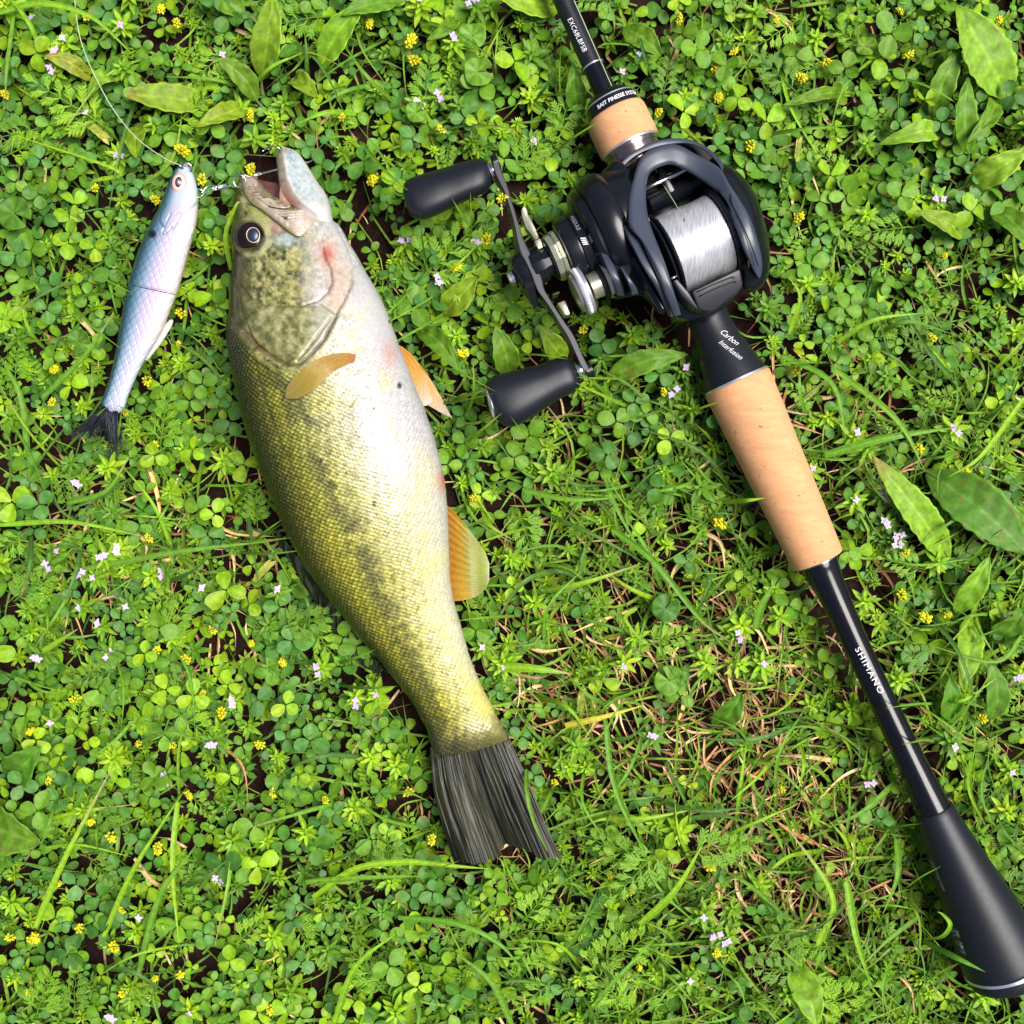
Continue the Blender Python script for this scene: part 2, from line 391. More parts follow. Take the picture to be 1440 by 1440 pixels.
    # ---- head relief
    def crease(pl, wd, dp, lift=0, lw=22):
        nonlocal disp
        d, sd_ = dpoly(px, py, pl); d = d + 0.6 * (fbm(px / 7, py / 7, 31) - .5)
        fade = 1
        disp = disp - top * dp * np.exp(-(d / wd) ** 2)
        if lift: disp = disp + top * lift * (sd_ > 0) * np.exp(-d / lw)
        return d
    preop = [(337, 402), (350, 420), (370, 429), (398, 431), (425, 431), (447, 424), (461, 412), (468, 397), (466, 378), (458, 362), (455, 348)]
    operc = [(345, 468), (360, 486), (382, 502), (405, 515), (421, 513), (437, 500), (456, 478), (472, 447)]
    bran = [(450, 428), (472, 442), (484, 424), (495, 398), (497, 372), (490, 348), (478, 326)]
    opin = [(418, 508), (432, 490), (448, 470), (466, 446)]
    d1 = crease(preop, 2.6, 2.4, 3.0, 30); d2 = crease(operc, 2.6, 3.6, 4.5, 30); d3 = crease(bran, 2.0, 1.8, 1.5); d4 = crease(opin, 1.6, 2.0)
    d5 = crease([(338, 412), (341, 440), (352, 470), (360, 486)], 2.2, 2.0)
    de = np.hypot((px - 352) / 1.0, (py - 333) / 1.05); disp -= top * 9 * np.exp(-(de / 17) ** 4); disp += top * 3.0 * np.exp(-((de - 23) / 5) ** 2)
    # ---- colours (albedo of the living skin)
    front = ramp(Qm, [(0, (.035, .038, .010)), (.10, (.10, .11, .018)), (.22, (.34, .34, .045)), (.34, (.52, .51, .15)), (.46, (.65, .63, .31)), (.58, (.67, .645, .46)), (.68, (.70, .68, .62)), (.8, (.63, .61, .60)), (1, (.59, .575, .59))])
    rear = ramp(Qm, [(0, (.04, .042, .008)), (.10, (.13, .135, .020)), (.25, (.43, .42, .040)), (.5, (.62, .59, .16)), (.75, (.68, .64, .30)), (.9, (.70, .67, .45)), (1, (.64, .62, .50))])
    c = mixc(front, rear, sstep(frac, .42, .72))
    yel = sstep(frac, .78, .97) * sstep(Qm, .5, .8); c = mixc(c, (.60, .55, .07), yel * .75)
    patch = fbm(px / 26, py / 26, 77, 3); c = mixc(c, c * np.array([1.18, 1.1, .6]), sstep(patch, .55, .75) * .5 * bodyw)
    # scale pattern: bright centre, dark pocket; strong on the back, faint on the belly
    dark = np.interp(Qm, [0, .12, .3, .5, .75, 1], [1, .98, .82, .48, .26, .14]) * np.interp(frac, [0, .6, 1], [1, 1, .9])
    pat = sstep(edge, 0.10, 0.52)
    base_d = c * np.array([.09, .085, .05])
    c2 = mixc(c, base_d, (1 - pat) * dark)
    hi = c * np.array([1.6, 1.55, 1.25]) + np.array([.02, .02, 0]); c2 = mixc(c2, hi, pat * sstep(best, .45, .85) * np.interp(Qm, [0, .3, .7, 1], [1, .75, .35, .05]))
    c2 = c2 * (1 + (.62 * (sid - .55)) * np.interp(Qm, [0, .6, .8, 1], [1, 1, .4, .2]))[..., None]
    c2 = c2 * (.80 + .40 * fbm(px / 2.6, py / 2.6, 27, 3))[..., None]; c2 = mixc(c2, c2 * np.array([.50, .52, .38]), sstep(fbm(px / 4.2, py / 4.8, 28, 3), .56, .70) * np.interp(Qm, [0, .3, .7, .85], [.2, .7, .7, 0]))
    cb_ = mixc(c, c2, samp)
    # mottled lateral stripe
    stripe = [(372, 505), (400, 545), (428, 590), (452, 645), (478, 705), (505, 765), (530, 825), (556, 880), (582, 935), (608, 985), (632, 1035), (650, 1062)]
    ds, _ = dpoly(px, py, stripe)
    wid = np.interp(frac, [0, .35, .6, .85, 1], [16, 22, 18, 13, 11])
    bl = sstep(fbm(px / 15, py / 18, 41, 3) + .13 * sstep(frac, .45, .75), .45, .56) * np.exp(-(ds / wid) ** 2.0)
    fine = .5 + .5 * sstep(fbm(px / 3.2, py / 3.2, 43, 2) + .25 * (sid - .5), .38, .6)
    cb_ = mixc(cb_, cb_ * .13 + np.array([.018, .022, .014]), bodyw * np.clip(bl * fine * 1.0, 0, .78))
    # speckles below the stripe, scale by scale
    sp = (sid > .74) * np.exp(-((Qm - .58) / .16) ** 2) * pat * sstep(frac, .28, .42); cb_ = mixc(cb_, cb_ * np.array([.42, .42, .32]), bodyw * sp * .72)
    # dark freckles on the upper flank
    fr = sstep(fbm(px / 8, py / 8, 51, 2), .58, .72) * np.exp(-((Qm - .36) / .22) ** 2); cb_ = mixc(cb_, cb_ * np.array([.5, .5, .4]), bodyw * fr * .55)
    # lateral line
    latl = [(360, 492), (364, 520), (372, 556), (384, 592), (398, 630), (416, 668), (438, 706), (462, 742), (490, 776), (516, 812), (540, 850)]
    dl, _ = dpoly(px, py, latl); cb_ = mixc(cb_, (.035, .035, .012), bodyw * np.exp(-(dl / 1.7) ** 2) * .62 * (1 - sstep(frac, .40, .66)) * (.6 + .4 * pat)); disp -= bodyw * top * .8 * np.exp(-(dl / 2.0) ** 2) * (1 - sstep(frac, .40, .66))
    # head colours
    rr = np.hypot(px - 470, py - 345)
    olive = np.array([.20, .20, .055]); cheek = ramp(fbm(px / 7, py / 7, 61, 4), [(.25, (.040, .045, .014)), (.42, (.17, .17, .055)), (.58, (.36, .34, .10)), (.75, (.56, .52, .25))])
    pale = ramp(fbm(px / 5, py / 5, 62, 4), [(.3, (.42, .40, .30)), (.55, (.62, .57, .53)), (.8, (.74, .71, .68))])
    hd = mixc(cheek, pale, sstep(px + 12 * (fbm(px / 12, py / 12, 63) - .5), 412, 452) * (1 - sstep(py, 415, 470) * .75))
    hd = mixc(hd, np.array([.62, .57, .36]) * 1.0, sstep(fbm(px / 4, py / 4, 64, 3), .58, .75) * .35)
    opz = inpoly(px, py, [(337, 425), (470, 432), (472, 446), (440, 505), (412, 518), (372, 500), (350, 470)])
    oc = ramp(fbm(px / 8, py / 8, 66, 4), [(.25, (.07, .075, .025)), (.5, (.26, .255, .085)), (.75, (.50, .49, .26))]); hd = mixc(hd, oc, opz * .75); hd = mixc(hd, (.52, .50, .46), opz * sstep(px + 8 * (fbm(px / 9, py / 9, 67) - .5), 425, 465) * .6)
    dp_, _ = dpoly(px, py, [(452, 348), (466, 380), (476, 425)]); hd = mixc(hd, (.70, .40, .36), np.exp(-(dp_ / 10) ** 2) * .45)
    brz = inpoly(px, py, [(455, 345), (478, 326), (492, 350), (498, 380), (494, 402), (473, 440), (452, 428), (470, 400)]); hd = mixc(hd, (.66, .50, .36), brz * .45)
    hd = mixc(hd, (.09, .095, .025), (1 - sstep(Qm, .06, .20)) * .9)                # crown of the head
    thr = sstep(px - 480 - (py - 330) * .62, -6, 14); hd = mixc(hd, (.74, .72, .70), thr * .9)
    dr = np.hypot((px - 460) / 1.0, (py - 357) / 1.5); hd = mixc(hd, (.62, .09, .06), np.exp(-(dr / 9) ** 2) * .8)
    dg = np.hypot((px - 402) / 1.7, (py - 336)); hd = mixc(hd, (.48, .62, .66), np.exp(-(dg / 10) ** 2) * .7)
    dm = np.hypot(px - 387, (py - 316)); hd = mixc(hd, (.62, .32, .28), np.exp(-(dm / 13) ** 2) * .8)
    dy = np.hypot(px - 366, (py - 306) / 1.5); strk = .5 + .5 * np.sin((px * .5 + py) * 1.1); hd = mixc(hd, np.stack([.42 + .1 * strk, .46 + .1 * strk, .12 + .12 * strk], -1), np.exp(-(dy / 12) ** 2) * .85)
    dz = np.abs(de - 25) ; hd = mixc(hd, (.42, .44, .22), np.exp(-(dz / 3) ** 2) * .5 * (px > 345))
    hd = mixc(hd, (.05, .04, .02), np.exp(-(de / 21) ** 6) * .9)
    hd = mixc(hd, (.32, .25, .19), (1 - sstep(py, 272, 292)) * .8 * sstep(px, 338, 346))
    for d, wd, k in ((d1, 1.6, .5), (d2, 1.8, .65), (d3, 1.4, .42), (d4, 1.2, .4)): hd = mixc(hd, (.12, .075, .035), np.exp(-(d / wd) ** 2) * k)
    nost = np.hypot(px - 346, py - 300); hd = mixc(hd, (.03, .03, .01), np.exp(-(nost / 2.4) ** 2))
    C = mixc(hd, cb_, bodyw)
    C = mixc(C, (.20, .11, .05), np.exp(-(d2 / 1.9) ** 2) * .5)
    ol = sstep(px - 500 - (py - 390) * .55, -16, 10) * (1 - sstep(py, 500, 640)); C = mixc(C, (.66, .645, .66), ol * .8)
    # red vent, freckles, leeches
    dv = np.hypot((px - 623), (py - 676) / 2.0); C = mixc(C, (.65, .10, .10), np.exp(-(dv / 8) ** 2) * .7)
    dv = np.hypot((px - 548), (py - 498) / 1.6); C = mixc(C, (.68, .28, .22), np.exp(-(dv / 11) ** 2) * .55)
    for (x, y, r) in ((562, 542, 3.4), (526, 708, 3.2), (526, 574, 2), (452, 647, 2), (487, 665, 1.8), (456, 357, 0), (408, 640, 1.8), (547, 452, 2)):
        if r: C = mixc(C, (.035, .02, .012), np.exp(-(np.hypot(px - x, (py - y) / 1.4) / r) ** 4) * .95)
    te = sstep(frac + .035 * (fbm(px / 7, py / 7, 88, 3) - .5) + .012 * np.sin(Qm * math.pi) * -1, .925, .975); C = mixc(C, C * .30 + np.array([.03, .03, .026]), te)
    mot = fbm(px / 3.0, py / 3.0, 99, 3); C = mixc(C, C * .70, (1 - bodyw) * sstep(mot, .52, .72) * .55)
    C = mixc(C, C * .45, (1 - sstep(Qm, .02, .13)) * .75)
    C = np.clip(C, .003, .82) * .68
    disp += top * 1.2 * (fbm(px / 22, py / 22, 91, 3) - .5) * 2
    # displacement along the section normal (approximated by the ellipse normal)
    nxn = np.concatenate([-np.cos(phi), -np.cos(phib)]); nzn = SN
    ax = (R - L); ax /= np.linalg.norm(ax, axis=1)[:, None] + 1e-6
    V = W(px, py, h); V[..., 0] += disp * nxn * ax[:, None, 0]; V[..., 1] -= disp * nxn * ax[:, None, 1]; V[..., 2] += disp * nzn
    o = grid('body', V, M_fish, BASS, C, cv=True, capu=True)
    # height lookup of the camera-facing side
    return px[:, :nt], py[:, :nt], (V[:, :nt, 2])
BPX, BPY, BH = build_body()
_bp = (BPX[::4, ::4].ravel(), BPY[::4, ::4].ravel(), BH[::4, ::4].ravel())
def bodyh(x, y):
    x = np.atleast_1d(np.asarray(x, float)); y = np.atleast_1d(np.asarray(y, float)); sh = x.shape; x = x.ravel(); y = y.ravel(); out = np.empty(len(x))
    for i in range(len(x)):
        d = (_bp[0] - x[i]) ** 2 + (_bp[1] - y[i]) ** 2; k = np.argpartition(d, 4)[:4]; wt = 1 / (d[k] + .5); out[i] = (_bp[2][k] * wt).sum() / wt.sum()
    return out.reshape(sh)

def fin(name, e0, e1, hf, colf, rays, parent, tipf=None, nv=34, per=6, ridge=1.3, thick=2.2, mat_=None, label=None, wav=0, irregular=False, basef=None):
    nu = rays * per + 1; u = np.linspace(0, 1, nu); A = catmull(e0, nv); B = catmull(e1, nv); t = np.linspace(0, 1, nv)
    tm = np.ones(nu) if tipf is None else tipf(u)
    T = t[None] * tm[:, None]
    if basef is not None: T = basef(u)[:, None] * (1 - t[None]) + T
    Ax = np.interp(T, t, A[:, 0]); Ay = np.interp(T, t, A[:, 1]); Bx = np.interp(T, t, B[:, 0]); By = np.interp(T, t, B[:, 1])
    px = Ax * (1 - u[:, None]) + Bx * u[:, None]; py = Ay * (1 - u[:, None]) + By * u[:, None]
    ph = u[:, None] * rays * 2 * math.pi
    fork = sstep(T, .35, .6); rid = np.cos(ph) * (1 - fork) + np.cos(ph * 2) * .6 * fork
    if irregular: rid = np.clip((fbm(u[:, None] * rays * 2.2 + .25 * np.sin(T * 5), T * 1.6 + 0 * u[:, None], 17, 3) - .5) * 4.2, -1, 1)
    h = hf(px, py, u[:, None] + 0 * T, T) + ridge * rid + wav * np.sin(u[:, None] * 9 + T * 3)
    C = colf(px, py, u[:, None] + 0 * T, T, rid)
    th = thick * (1 - .6 * T)
    V = np.concatenate([W(px, py, h), W(px, py, h - th)[::-1]], 0); CC = np.concatenate([C, C[::-1]], 0)
    o = grid(name, V, mat_ or M_fin, parent, np.clip(CC, .003, .85), cu=True)
    if label: o['label'] = label
    return o
# caudal fin
def tail_col(px, py, u, t, rid):
    n = fbm(u * 60, t * 3 + 0 * u, 3, 3); st = fbm(u * 150, t * 7, 8, 2)
    c = ramp(rid * .5 + .5, [(0, (.004, .005, .002)), (.6, (.014, .016, .007)), (1, (.050, .050, .028))])
    c = mixc(c, (.15, .155, .11), sstep(st, .66, .84) * .35); c = mixc(c, (.045, .042, .016), sstep(fbm(u * 9, t * 3, 5, 3), .45, .7) * .6)
    c = mixc(c, (.10, .105, .02), sstep(n, .55, .8) * .5)
    c = mixc(c, (.13, .125, .05), (1 - sstep(t + .10 * (fbm(u * 30, t * 9, 9, 3) - .5), .03, .20)) * .85)
    return c * .66
TB = lambda u: .035 + .055 * fbm(u * 26, 0 * u + 2, 6, 3) + .02 * np.abs(2 * u - 1)
def tail_tip(u):
    return 1 - .10 * np.exp(-((u - .58) / .17) ** 2) + .006 * np.sin(u * 90) + .010 * np.sin(u * 31 + 1)
def tail_h(px, py, u, t):
    return 60 + 27 * (1 - sstep(t, .02, .20)) * np.sqrt(np.clip(np.sin(u * math.pi), 0, 1)) - 14 * t + 9 * np.sin(u * 7.5 + .5) * t - 7 * np.exp(-((u - .52) / .10) ** 2) * sstep(t, .1, .9) - 8 * (2 * u - 1) ** 2
fin('caudal_fin', [(604, 1040), (606, 1078), (611, 1118), (622, 1160), (640, 1218)], [(704, 1014), (722, 1050), (744, 1100), (764, 1150), (790, 1208)], tail_h, tail_col, 17, BASS, tail_tip, nv=80, per=12, ridge=1.1, thick=1.6, irregular=True, basef=TB, label='dark olive forked tail fin with pale frayed rays')
def orange_col(px, py, u, t, rid):
    c = ramp(t, [(0, (.62, .25, .07)), (.3, (.62, .27, .035)), (.65, (.62, .35, .09)), (.9, (.66, .52, .36)), (1, (.70, .64, .58))])
    return c * (0.86 + .14 * rid)[..., None] * (.9 + .2 * fbm(px / 6, py / 6, 4))[..., None]
def anal_col(px, py, u, t, rid):
    c = ramp(t, [(0, (.55, .32, .14)), (.10, (.55, .25, .035)), (.30, (.46, .26, .025)), (.5, (.26, .25, .03)), (.8, (.25, .29, .04)), (.95, (.34, .38, .13)), (1, (.52, .56, .38))])
    c = mixc(c, (.66, .36, .05), sstep(u, .6, 1) * (1 - sstep(t, .2, .7)) * .7)
    return c * (0.92 + .08 * rid)[..., None] * (.85 + .3 * fbm(u * 40, t * 4, 4))[..., None]
fin('anal_fin', [(624, 706), (646, 728), (668, 755), (688, 786)], [(632, 846), (652, 844), (672, 838), (688, 822)], lambda x, y, u, t: 52 + 16 * np.sin(t * 3) * (1 - t * .4), anal_col, 12, BASS, lambda u: .93 + .14 * np.sin(u * math.pi), ridge=.6, thick=1.4, label='orange and olive anal fin with a pale rim')
def pelv_h(x, y, u, t): return 106 - 60 * t + 12 * np.sin(u * 3)
fin('pelvic_fin', [(551, 480), (586, 508), (612, 544), (636, 588)], [(553, 505), (572, 536), (592, 562), (624, 583)], lambda x, y, u, t: 70 - 34 * t, orange_col, 5, BASS, label='far orange pelvic fin showing past the near one')
fin('pelvic_fin', [(553, 480), (578, 498), (598, 530), (610, 570)], [(552, 500), (556, 525), (562, 550), (575, 572)], pelv_h, orange_col, 7, BASS, lambda u: .95 + .06 * np.sin(u * 3.1), label='near orange pelvic fin fading to white at its edge')
def pect_col(px, py, u, t, rid):
    c = ramp(t, [(0, (.60, .22, .06)), (.2, (.56, .28, .035)), (.5, (.47, .29, .035)), (.8, (.38, .27, .04)), (1, (.32, .26, .07))]); return c * (.76 + .24 * rid)[..., None] * (.85 + .3 * fbm(u * 12, t * 5, 6))[..., None]
_ph = lambda x, y, u, t: bodyh(x, y) + 3.5 + 3 * np.sin(u * math.pi) * (1 - t) + 5 * t
fin('pectoral_fin', [(501, 498), (480, 496), (450, 503), (424, 520), (396, 553)], [(499, 509), (484, 514), (464, 526), (444, 546), (408, 566)], _ph, pect_col, 8, BASS, lambda u: .93 + .07 * np.sin(u * 3.1), nv=26, per=6, ridge=.7, thick=.9, mat_=M_pect, label='orange pectoral fin folded across the flank')
# dorsal fins, mostly hidden under the back
def dors_col(px, py, u, t, rid): return ramp(rid * .5 + .5, [(0, (.012, .018, .008)), (.7, (.025, .03, .015)), (1, (.10, .11, .07))])
fin('dorsal_fin', [(388, 742), (389, 756), (394, 770)], [(474, 858), (470, 872), (468, 886)], lambda x, y, u, t: 34 - 16 * t, dors_col, 9, BASS, nv=14, ridge=1.6, irregular=True, label='dark spiny dorsal fin under the back')
fin('dorsal_fin', [(466, 850), (468, 878), (474, 908)], [(537, 938), (534, 948), (528, 956)], lambda x, y, u, t: 32 - 14 * t, dors_col, 12, BASS, lambda u: 1 - .25 * u, nv=14, ridge=1.6, irregular=True, label='dark soft dorsal fin nearer the tail')

# lower jaw
def build_jaw():
    SEC = [((393, 211), (400, 206), 6), ((389, 220), (418, 214), 13), ((390, 236), (433, 234), 19), ((392, 254), (446, 255), 24), ((396, 272), (458, 272), 28), ((408, 288), (465, 290), 33), ((424, 302), (468, 308), 30), ((444, 322), (472, 330), 16)]
    L, R, T, s = section_samples(SEC, 1.3); q = np.linspace(0, 1, 90); q = (q + (1 - np.cos(q * math.pi)) / 2) / 2; phi = np.arccos(1 - 2 * q)
    phib = np.linspace(math.pi, 2 * math.pi, 16)[1:-1]; Q = np.concatenate([q, (1 - np.cos(phib)) / 2]); SN = np.concatenate([np.sin(phi), np.sin(phib)])
    px = L[:, None, 0] * (1 - Q) + R[:, None, 0] * Q; py = L[:, None, 1] * (1 - Q) + R[:, None, 1] * Q
    lip = [(397, 200), (400, 225), (404, 250), (413, 270), (429, 288), (446, 300)]
    d, sg = dpoly(px, py, lip)
    inner = np.where(sg > 0, 1.0, 0.0) * (1 - sstep(py, 284, 296))
    n = fbm(px / 5, py / 5, 12, 4); n2 = fbm(px / 2.2, py / 2.2, 14, 3)
    outer = ramp(n * .6 + n2 * .4, [(.3, (.30, .40, .44)), (.48, (.50, .58, .60)), (.7, (.68, .72, .72))])
    outer = mixc(outer, (.74, .70, .69), sstep(py, 262, 300) * .8); outer = mixc(outer, (.72, .70, .66), sstep(Q[None] + 0 * px, .82, 1))
    inn = ramp(n, [(.3, (.50, .38, .30)), (.7, (.66, .57, .50))]); inn = mixc(inn, (.66, .33, .25), sstep(py, 248, 275) * sstep(d, 2, 8)); inn = mixc(inn, (.30, .20, .14), (1 - sstep(px, 389, 395)) * .6)
    C = mixc(outer, inn, inner * 1.0); C = mixc(C, (.76, .70, .62), np.exp(-(d / 2.2) ** 2) * .6)
    C = mixc(C, (.30, .22, .16), np.exp(-((py - 210) / 6) ** 2) * (px < 404) * .6)
    hm = 52 + s / s[-1] * 22 + T * .3; disp = 2.0 * np.exp(-(d / 3) ** 2) - 3.5 * inner * sstep(d, 2, 12)
    V = W(px, py, hm[:, None] + T[:, None] * np.sign(SN) * np.abs(SN) ** .85 + disp * (SN > 0))
    o = grid('lower_jaw', V, M_fish, BASS, np.clip(C, .01, .82) * .66, cv=True, capu=True); o['label'] = 'pale bluish white lower jaw jutting past the snout'
build_jaw()
def flesh(name, poly, hf, bulge, depth, colf, rings=16, n=90, m=None, **k):
    V, F = pillow_arrays(poly, hf, bulge, depth, rings=rings, n=n, **k)
    kk = 1 - V[:, 2] / H; px = V[:, 0] / kk + 720; py = 720 - V[:, 1] / kk
    return mesh(name, V, F, m or M_flesh, BASS, np.clip(colf(px, py), .004, .82) * .8)
# mouth cavity: dark throat, pink membrane, palate
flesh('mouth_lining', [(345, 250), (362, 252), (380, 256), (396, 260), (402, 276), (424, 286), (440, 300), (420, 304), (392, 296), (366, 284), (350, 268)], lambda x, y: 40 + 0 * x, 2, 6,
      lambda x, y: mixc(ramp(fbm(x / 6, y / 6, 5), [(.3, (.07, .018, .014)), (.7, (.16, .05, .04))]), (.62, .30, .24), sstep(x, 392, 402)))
flesh('mouth_membrane', [(395, 262), (403, 268), (414, 277), (430, 288), (436, 296), (420, 291), (398, 286), (393, 279)], lambda x, y: 76 + (x - 395) * .55, 3, 14,
      lambda x, y: ramp(fbm(x / 5, y / 5, 6), [(.3, (.62, .30, .22)), (.7, (.70, .42, .33))]))
flesh('palate', [(340, 247), (352, 249), (361, 253), (363, 262), (366, 272), (378, 281), (364, 281), (350, 272), (342, 260)], lambda x, y: 60 + 0 * x, 4, 10,
      lambda x, y: ramp(fbm(x / 4, y / 4, 7), [(.3, (.20, .14, .105)), (.7, (.36, .28, .22))]))
# upper lip band and maxilla
def on_body(off): return lambda x, y: bodyh(x, y) + off
flesh('upper_lip', [(338, 250), (343, 248), (351, 262), (361, 272), (376, 279), (394, 284), (406, 287), (408, 291), (400, 293), (388, 292), (370, 287), (354, 278), (343, 266)], on_body(6), 5, 12,
      lambda x, y: ramp(fbm(x / 5, y / 5, 9) + (x - 380) / 300, [(.25, (.22, .16, .11)), (.55, (.40, .33, .24)), (.85, (.60, .50, .42))]))
def maxi_col(x, y):
    c = ramp(fbm(x / 4, y / 7, 19, 4), [(.3, (.36, .29, .21)), (.55, (.55, .46, .40)), (.8, (.70, .62, .58))])
    d, _ = dpoly(x, y, [(345, 272), (365, 292), (388, 312), (405, 325), (418, 331)]); c = mixc(c, (.25, .20, .05), np.exp(-(d / 5.5) ** 2) * .85)
    return mixc(c, (.72, .55, .50), sstep(x, 405, 425) * .5)
flesh('maxilla', [(341, 266), (350, 277), (368, 288), (392, 294), (416, 295), (431, 293), (439, 301), (440, 312), (434, 322), (426, 330), (417, 332), (405, 325), (388, 311), (370, 297), (352, 284)], on_body(5.5), 7, 11, maxi_col, center=(400, 306))
d_ = [(362, 275), (380, 285), (400, 292), (424, 296)]
# eye
def build_eye():
    hb = float(bodyh(352, 333)[0]); c = W(352, 333, hb + 1)
    th = np.linspace(0, math.pi / 2, 14); ph = np.linspace(0, 2 * math.pi, 40, endpoint=False)
    V = np.stack([18.5 * np.sin(th)[:, None] * np.cos(ph), 19 * np.sin(th)[:, None] * np.sin(ph), 8 * np.cos(th)[:, None] + 0 * ph], -1) + c
    o = grid('eye', V, M_eye, BASS, cv=True); o['label'] = 'dark maroon eye with a thin pale gold ring'
    c2 = W(356, 330.5, hb + 8.2); ph = np.linspace(0, 2 * math.pi, 36, endpoint=False)
    P = np.stack([8.3 * np.cos(ph), 9.6 * np.sin(ph), .06 * 8 * np.cos(ph) * -2], -1) + c2
    A = np.linspace(0, 2 * math.pi, 8, endpoint=False)
    R_ = P - c2; R_ /= np.linalg.norm(R_, axis=1)[:, None]
    V = P[:, None] + .6 * (np.cos(A)[None, :, None] * R_[:, None] + np.sin(A)[None, :, None] * np.array([0, 0, 1.0]))
    r = grid('iris_ring', V, M_gold, o, cu=True, cv=True)
    th = np.linspace(0, math.pi / 2, 8)
    V = np.stack([7.6 * np.sin(th)[:, None] * np.cos(ph), 8.9 * np.sin(th)[:, None] * np.sin(ph), 2.6 * np.cos(th)[:, None] + 0 * ph], -1) + c2 - np.array([0, 0, .5])
    grid('pupil', V, M_pupil, o, cv=True)
build_eye()

# ------------------------------------------------------------------ swimbait lure
LURE = thing('fishing_lure', 'jointed fish shaped lure painted pearl white with a blue scaled back and black tail fibres', 'lure', (-500, 320, 30))
LSEC = [((251, 233), (263, 231), 5), ((243, 243), (270, 240), 11), ((234, 264), (277, 262), 16), ((226, 285), (279, 286), 19), ((212, 312), (277, 312), 21), ((202, 334), (271, 336), 22),
        ((193, 356), (264, 362), 22), ((186, 378), (257, 388), 21), ((180, 399), (249, 414), 20), ((174, 428), (240, 437), 18), ((168, 462), (226, 470), 16), ((162, 498), (206, 503), 14),
        ((156, 524), (192, 530), 12), ((148, 550), (181, 556), 11), ((142, 566), (174, 576), 9), ((146, 574), (165, 582), 4)]
LHM = 78
def build_lure():
    L, R, T, s = section_samples(LSEC, 1.1); mid = (L + R) / 2; nu = len(s)
    q = np.linspace(0, 1, 80); q = (q + (1 - np.cos(q * math.pi)) / 2) / 2; phi = np.arccos(1 - 2 * q)
    phib = np.linspace(math.pi, 2 * math.pi, 16)[1:-1]; Q = np.concatenate([q, (1 - np.cos(phib)) / 2]); SN = np.concatenate([np.sin(phi), np.sin(phib)])
    px = L[:, None, 0] * (1 - Q) + R[:, None, 0] * Q; py = L[:, None, 1] * (1 - Q) + R[:, None, 1] * Q
    Qm = Q[None] + 0 * px; top = (SN > 0)[None] + 0 * px
    s2 = s[:, None] + 0 * px; fr = s2 / s[-1]
    c = ramp(Qm, [(0, (.012, .04, .065)), (.09, (.04, .12, .18)), (.20, (.17, .30, .42)), (.32, (.40, .48, .66)), (.45, (.62, .54, .74)), (.65, (.76, .60, .78)), (.82, (.80, .70, .77)), (.92, (.72, .66, .62)), (1, (.62, .55, .48))])
    c = mixc(c, (.56, .68, .76), (1 - sstep(fr, .12, .2)) * sstep(Qm, .2, .4) * .8); c = mixc(c, (.50, .60, .76), sstep(fr, .62, .8) * .6 * sstep(Qm, .08, .3))
    # embossed diamond scales
    wloc = np.linalg.norm(R - L, axis=1)[:, None]
    b = (Qm - .5) * wloc; k = 2 * math.pi / 9.5
    g1 = np.abs(np.sin((s2 * .62 + b) * k / 2)); g2 = np.abs(np.sin((s2 * .62 - b) * k / 2)); g = np.minimum(g1, g2)
    scm = sstep(fr, .2, .26); lineb = (1 - sstep(g, .05, .26)) * scm
    dark = np.interp(Qm, [0, .2, .36, .6, 1], [.95, .75, .32, .12, .03]) * (.45 + 1.1 * fbm(px / 9, py / 9, 4)); c = mixc(c, (.02, .07, .11), np.clip(lineb * dark, 0, 1))
    disp = top * (-.9 * lineb)
    # head: gill strokes
    for pl, kk, ww in (([(232, 288), (226, 298), (224, 310), (229, 318)], .9, 1.5), ([(240, 300), (233, 315), (228, 330), (236, 326), (246, 314)], .5, 1.2), ([(254, 302), (246, 318), (240, 328)], .25, 1.2), ([(222, 300), (214, 318)], .6, 1.5), ([(248, 300), (262, 297), (274, 290)], .25, 1.3)):
        d, _ = dpoly(px, py, pl); c = mixc(c, (.05, .13, .17), np.exp(-(d / ww) ** 2) * kk); disp -= top * 1.0 * np.exp(-(d / ww) ** 2)
    d = np.hypot(px - 214, py - 329); c = mixc(c, (.012, .012, .015), np.exp(-(d / 6.2) ** 6))
    C = np.clip(c, .008, .8) * .64
    _jn = np.argmin(np.abs(mid[:, 1] - 407)); T = T * (1 - .16 * np.exp(-((np.arange(nu) - _jn - 1) / 2.2) ** 2)); h = LHM + T[:, None] * np.sign(SN) * np.abs(SN) ** .8 + disp
    # split at the joint line
    jd = (py - (398 + (px - 180) * (19 / 70.0)))
    jn = np.argmin(np.abs(mid[:, 1] - 407))
    # the sections near the joint follow its slope
    V = W(px, py, h)
    o1 = grid('front_section', V[:jn + 1], M_lure, LURE, C[:jn + 1], cv=True, capu=True); o1['label'] = 'lavender white head section with a black spot'
    o2 = grid('rear_section', V[jn + 1:], M_lure, LURE, C[jn + 1:], cv=True, capu=True); o2['label'] = 'bluish rear section tapering to the tail'
    m = mid[jn]; tube('hinge', [W(m[0] - 4, m[1] - 6, LHM), W(m[0], m[1] + 0, LHM), W(m[0] - 4, m[1] + 8, LHM)], 5, M_dsteel, LURE, 10)
    # eye
    e = W(252, 257, LHM + 15.5)
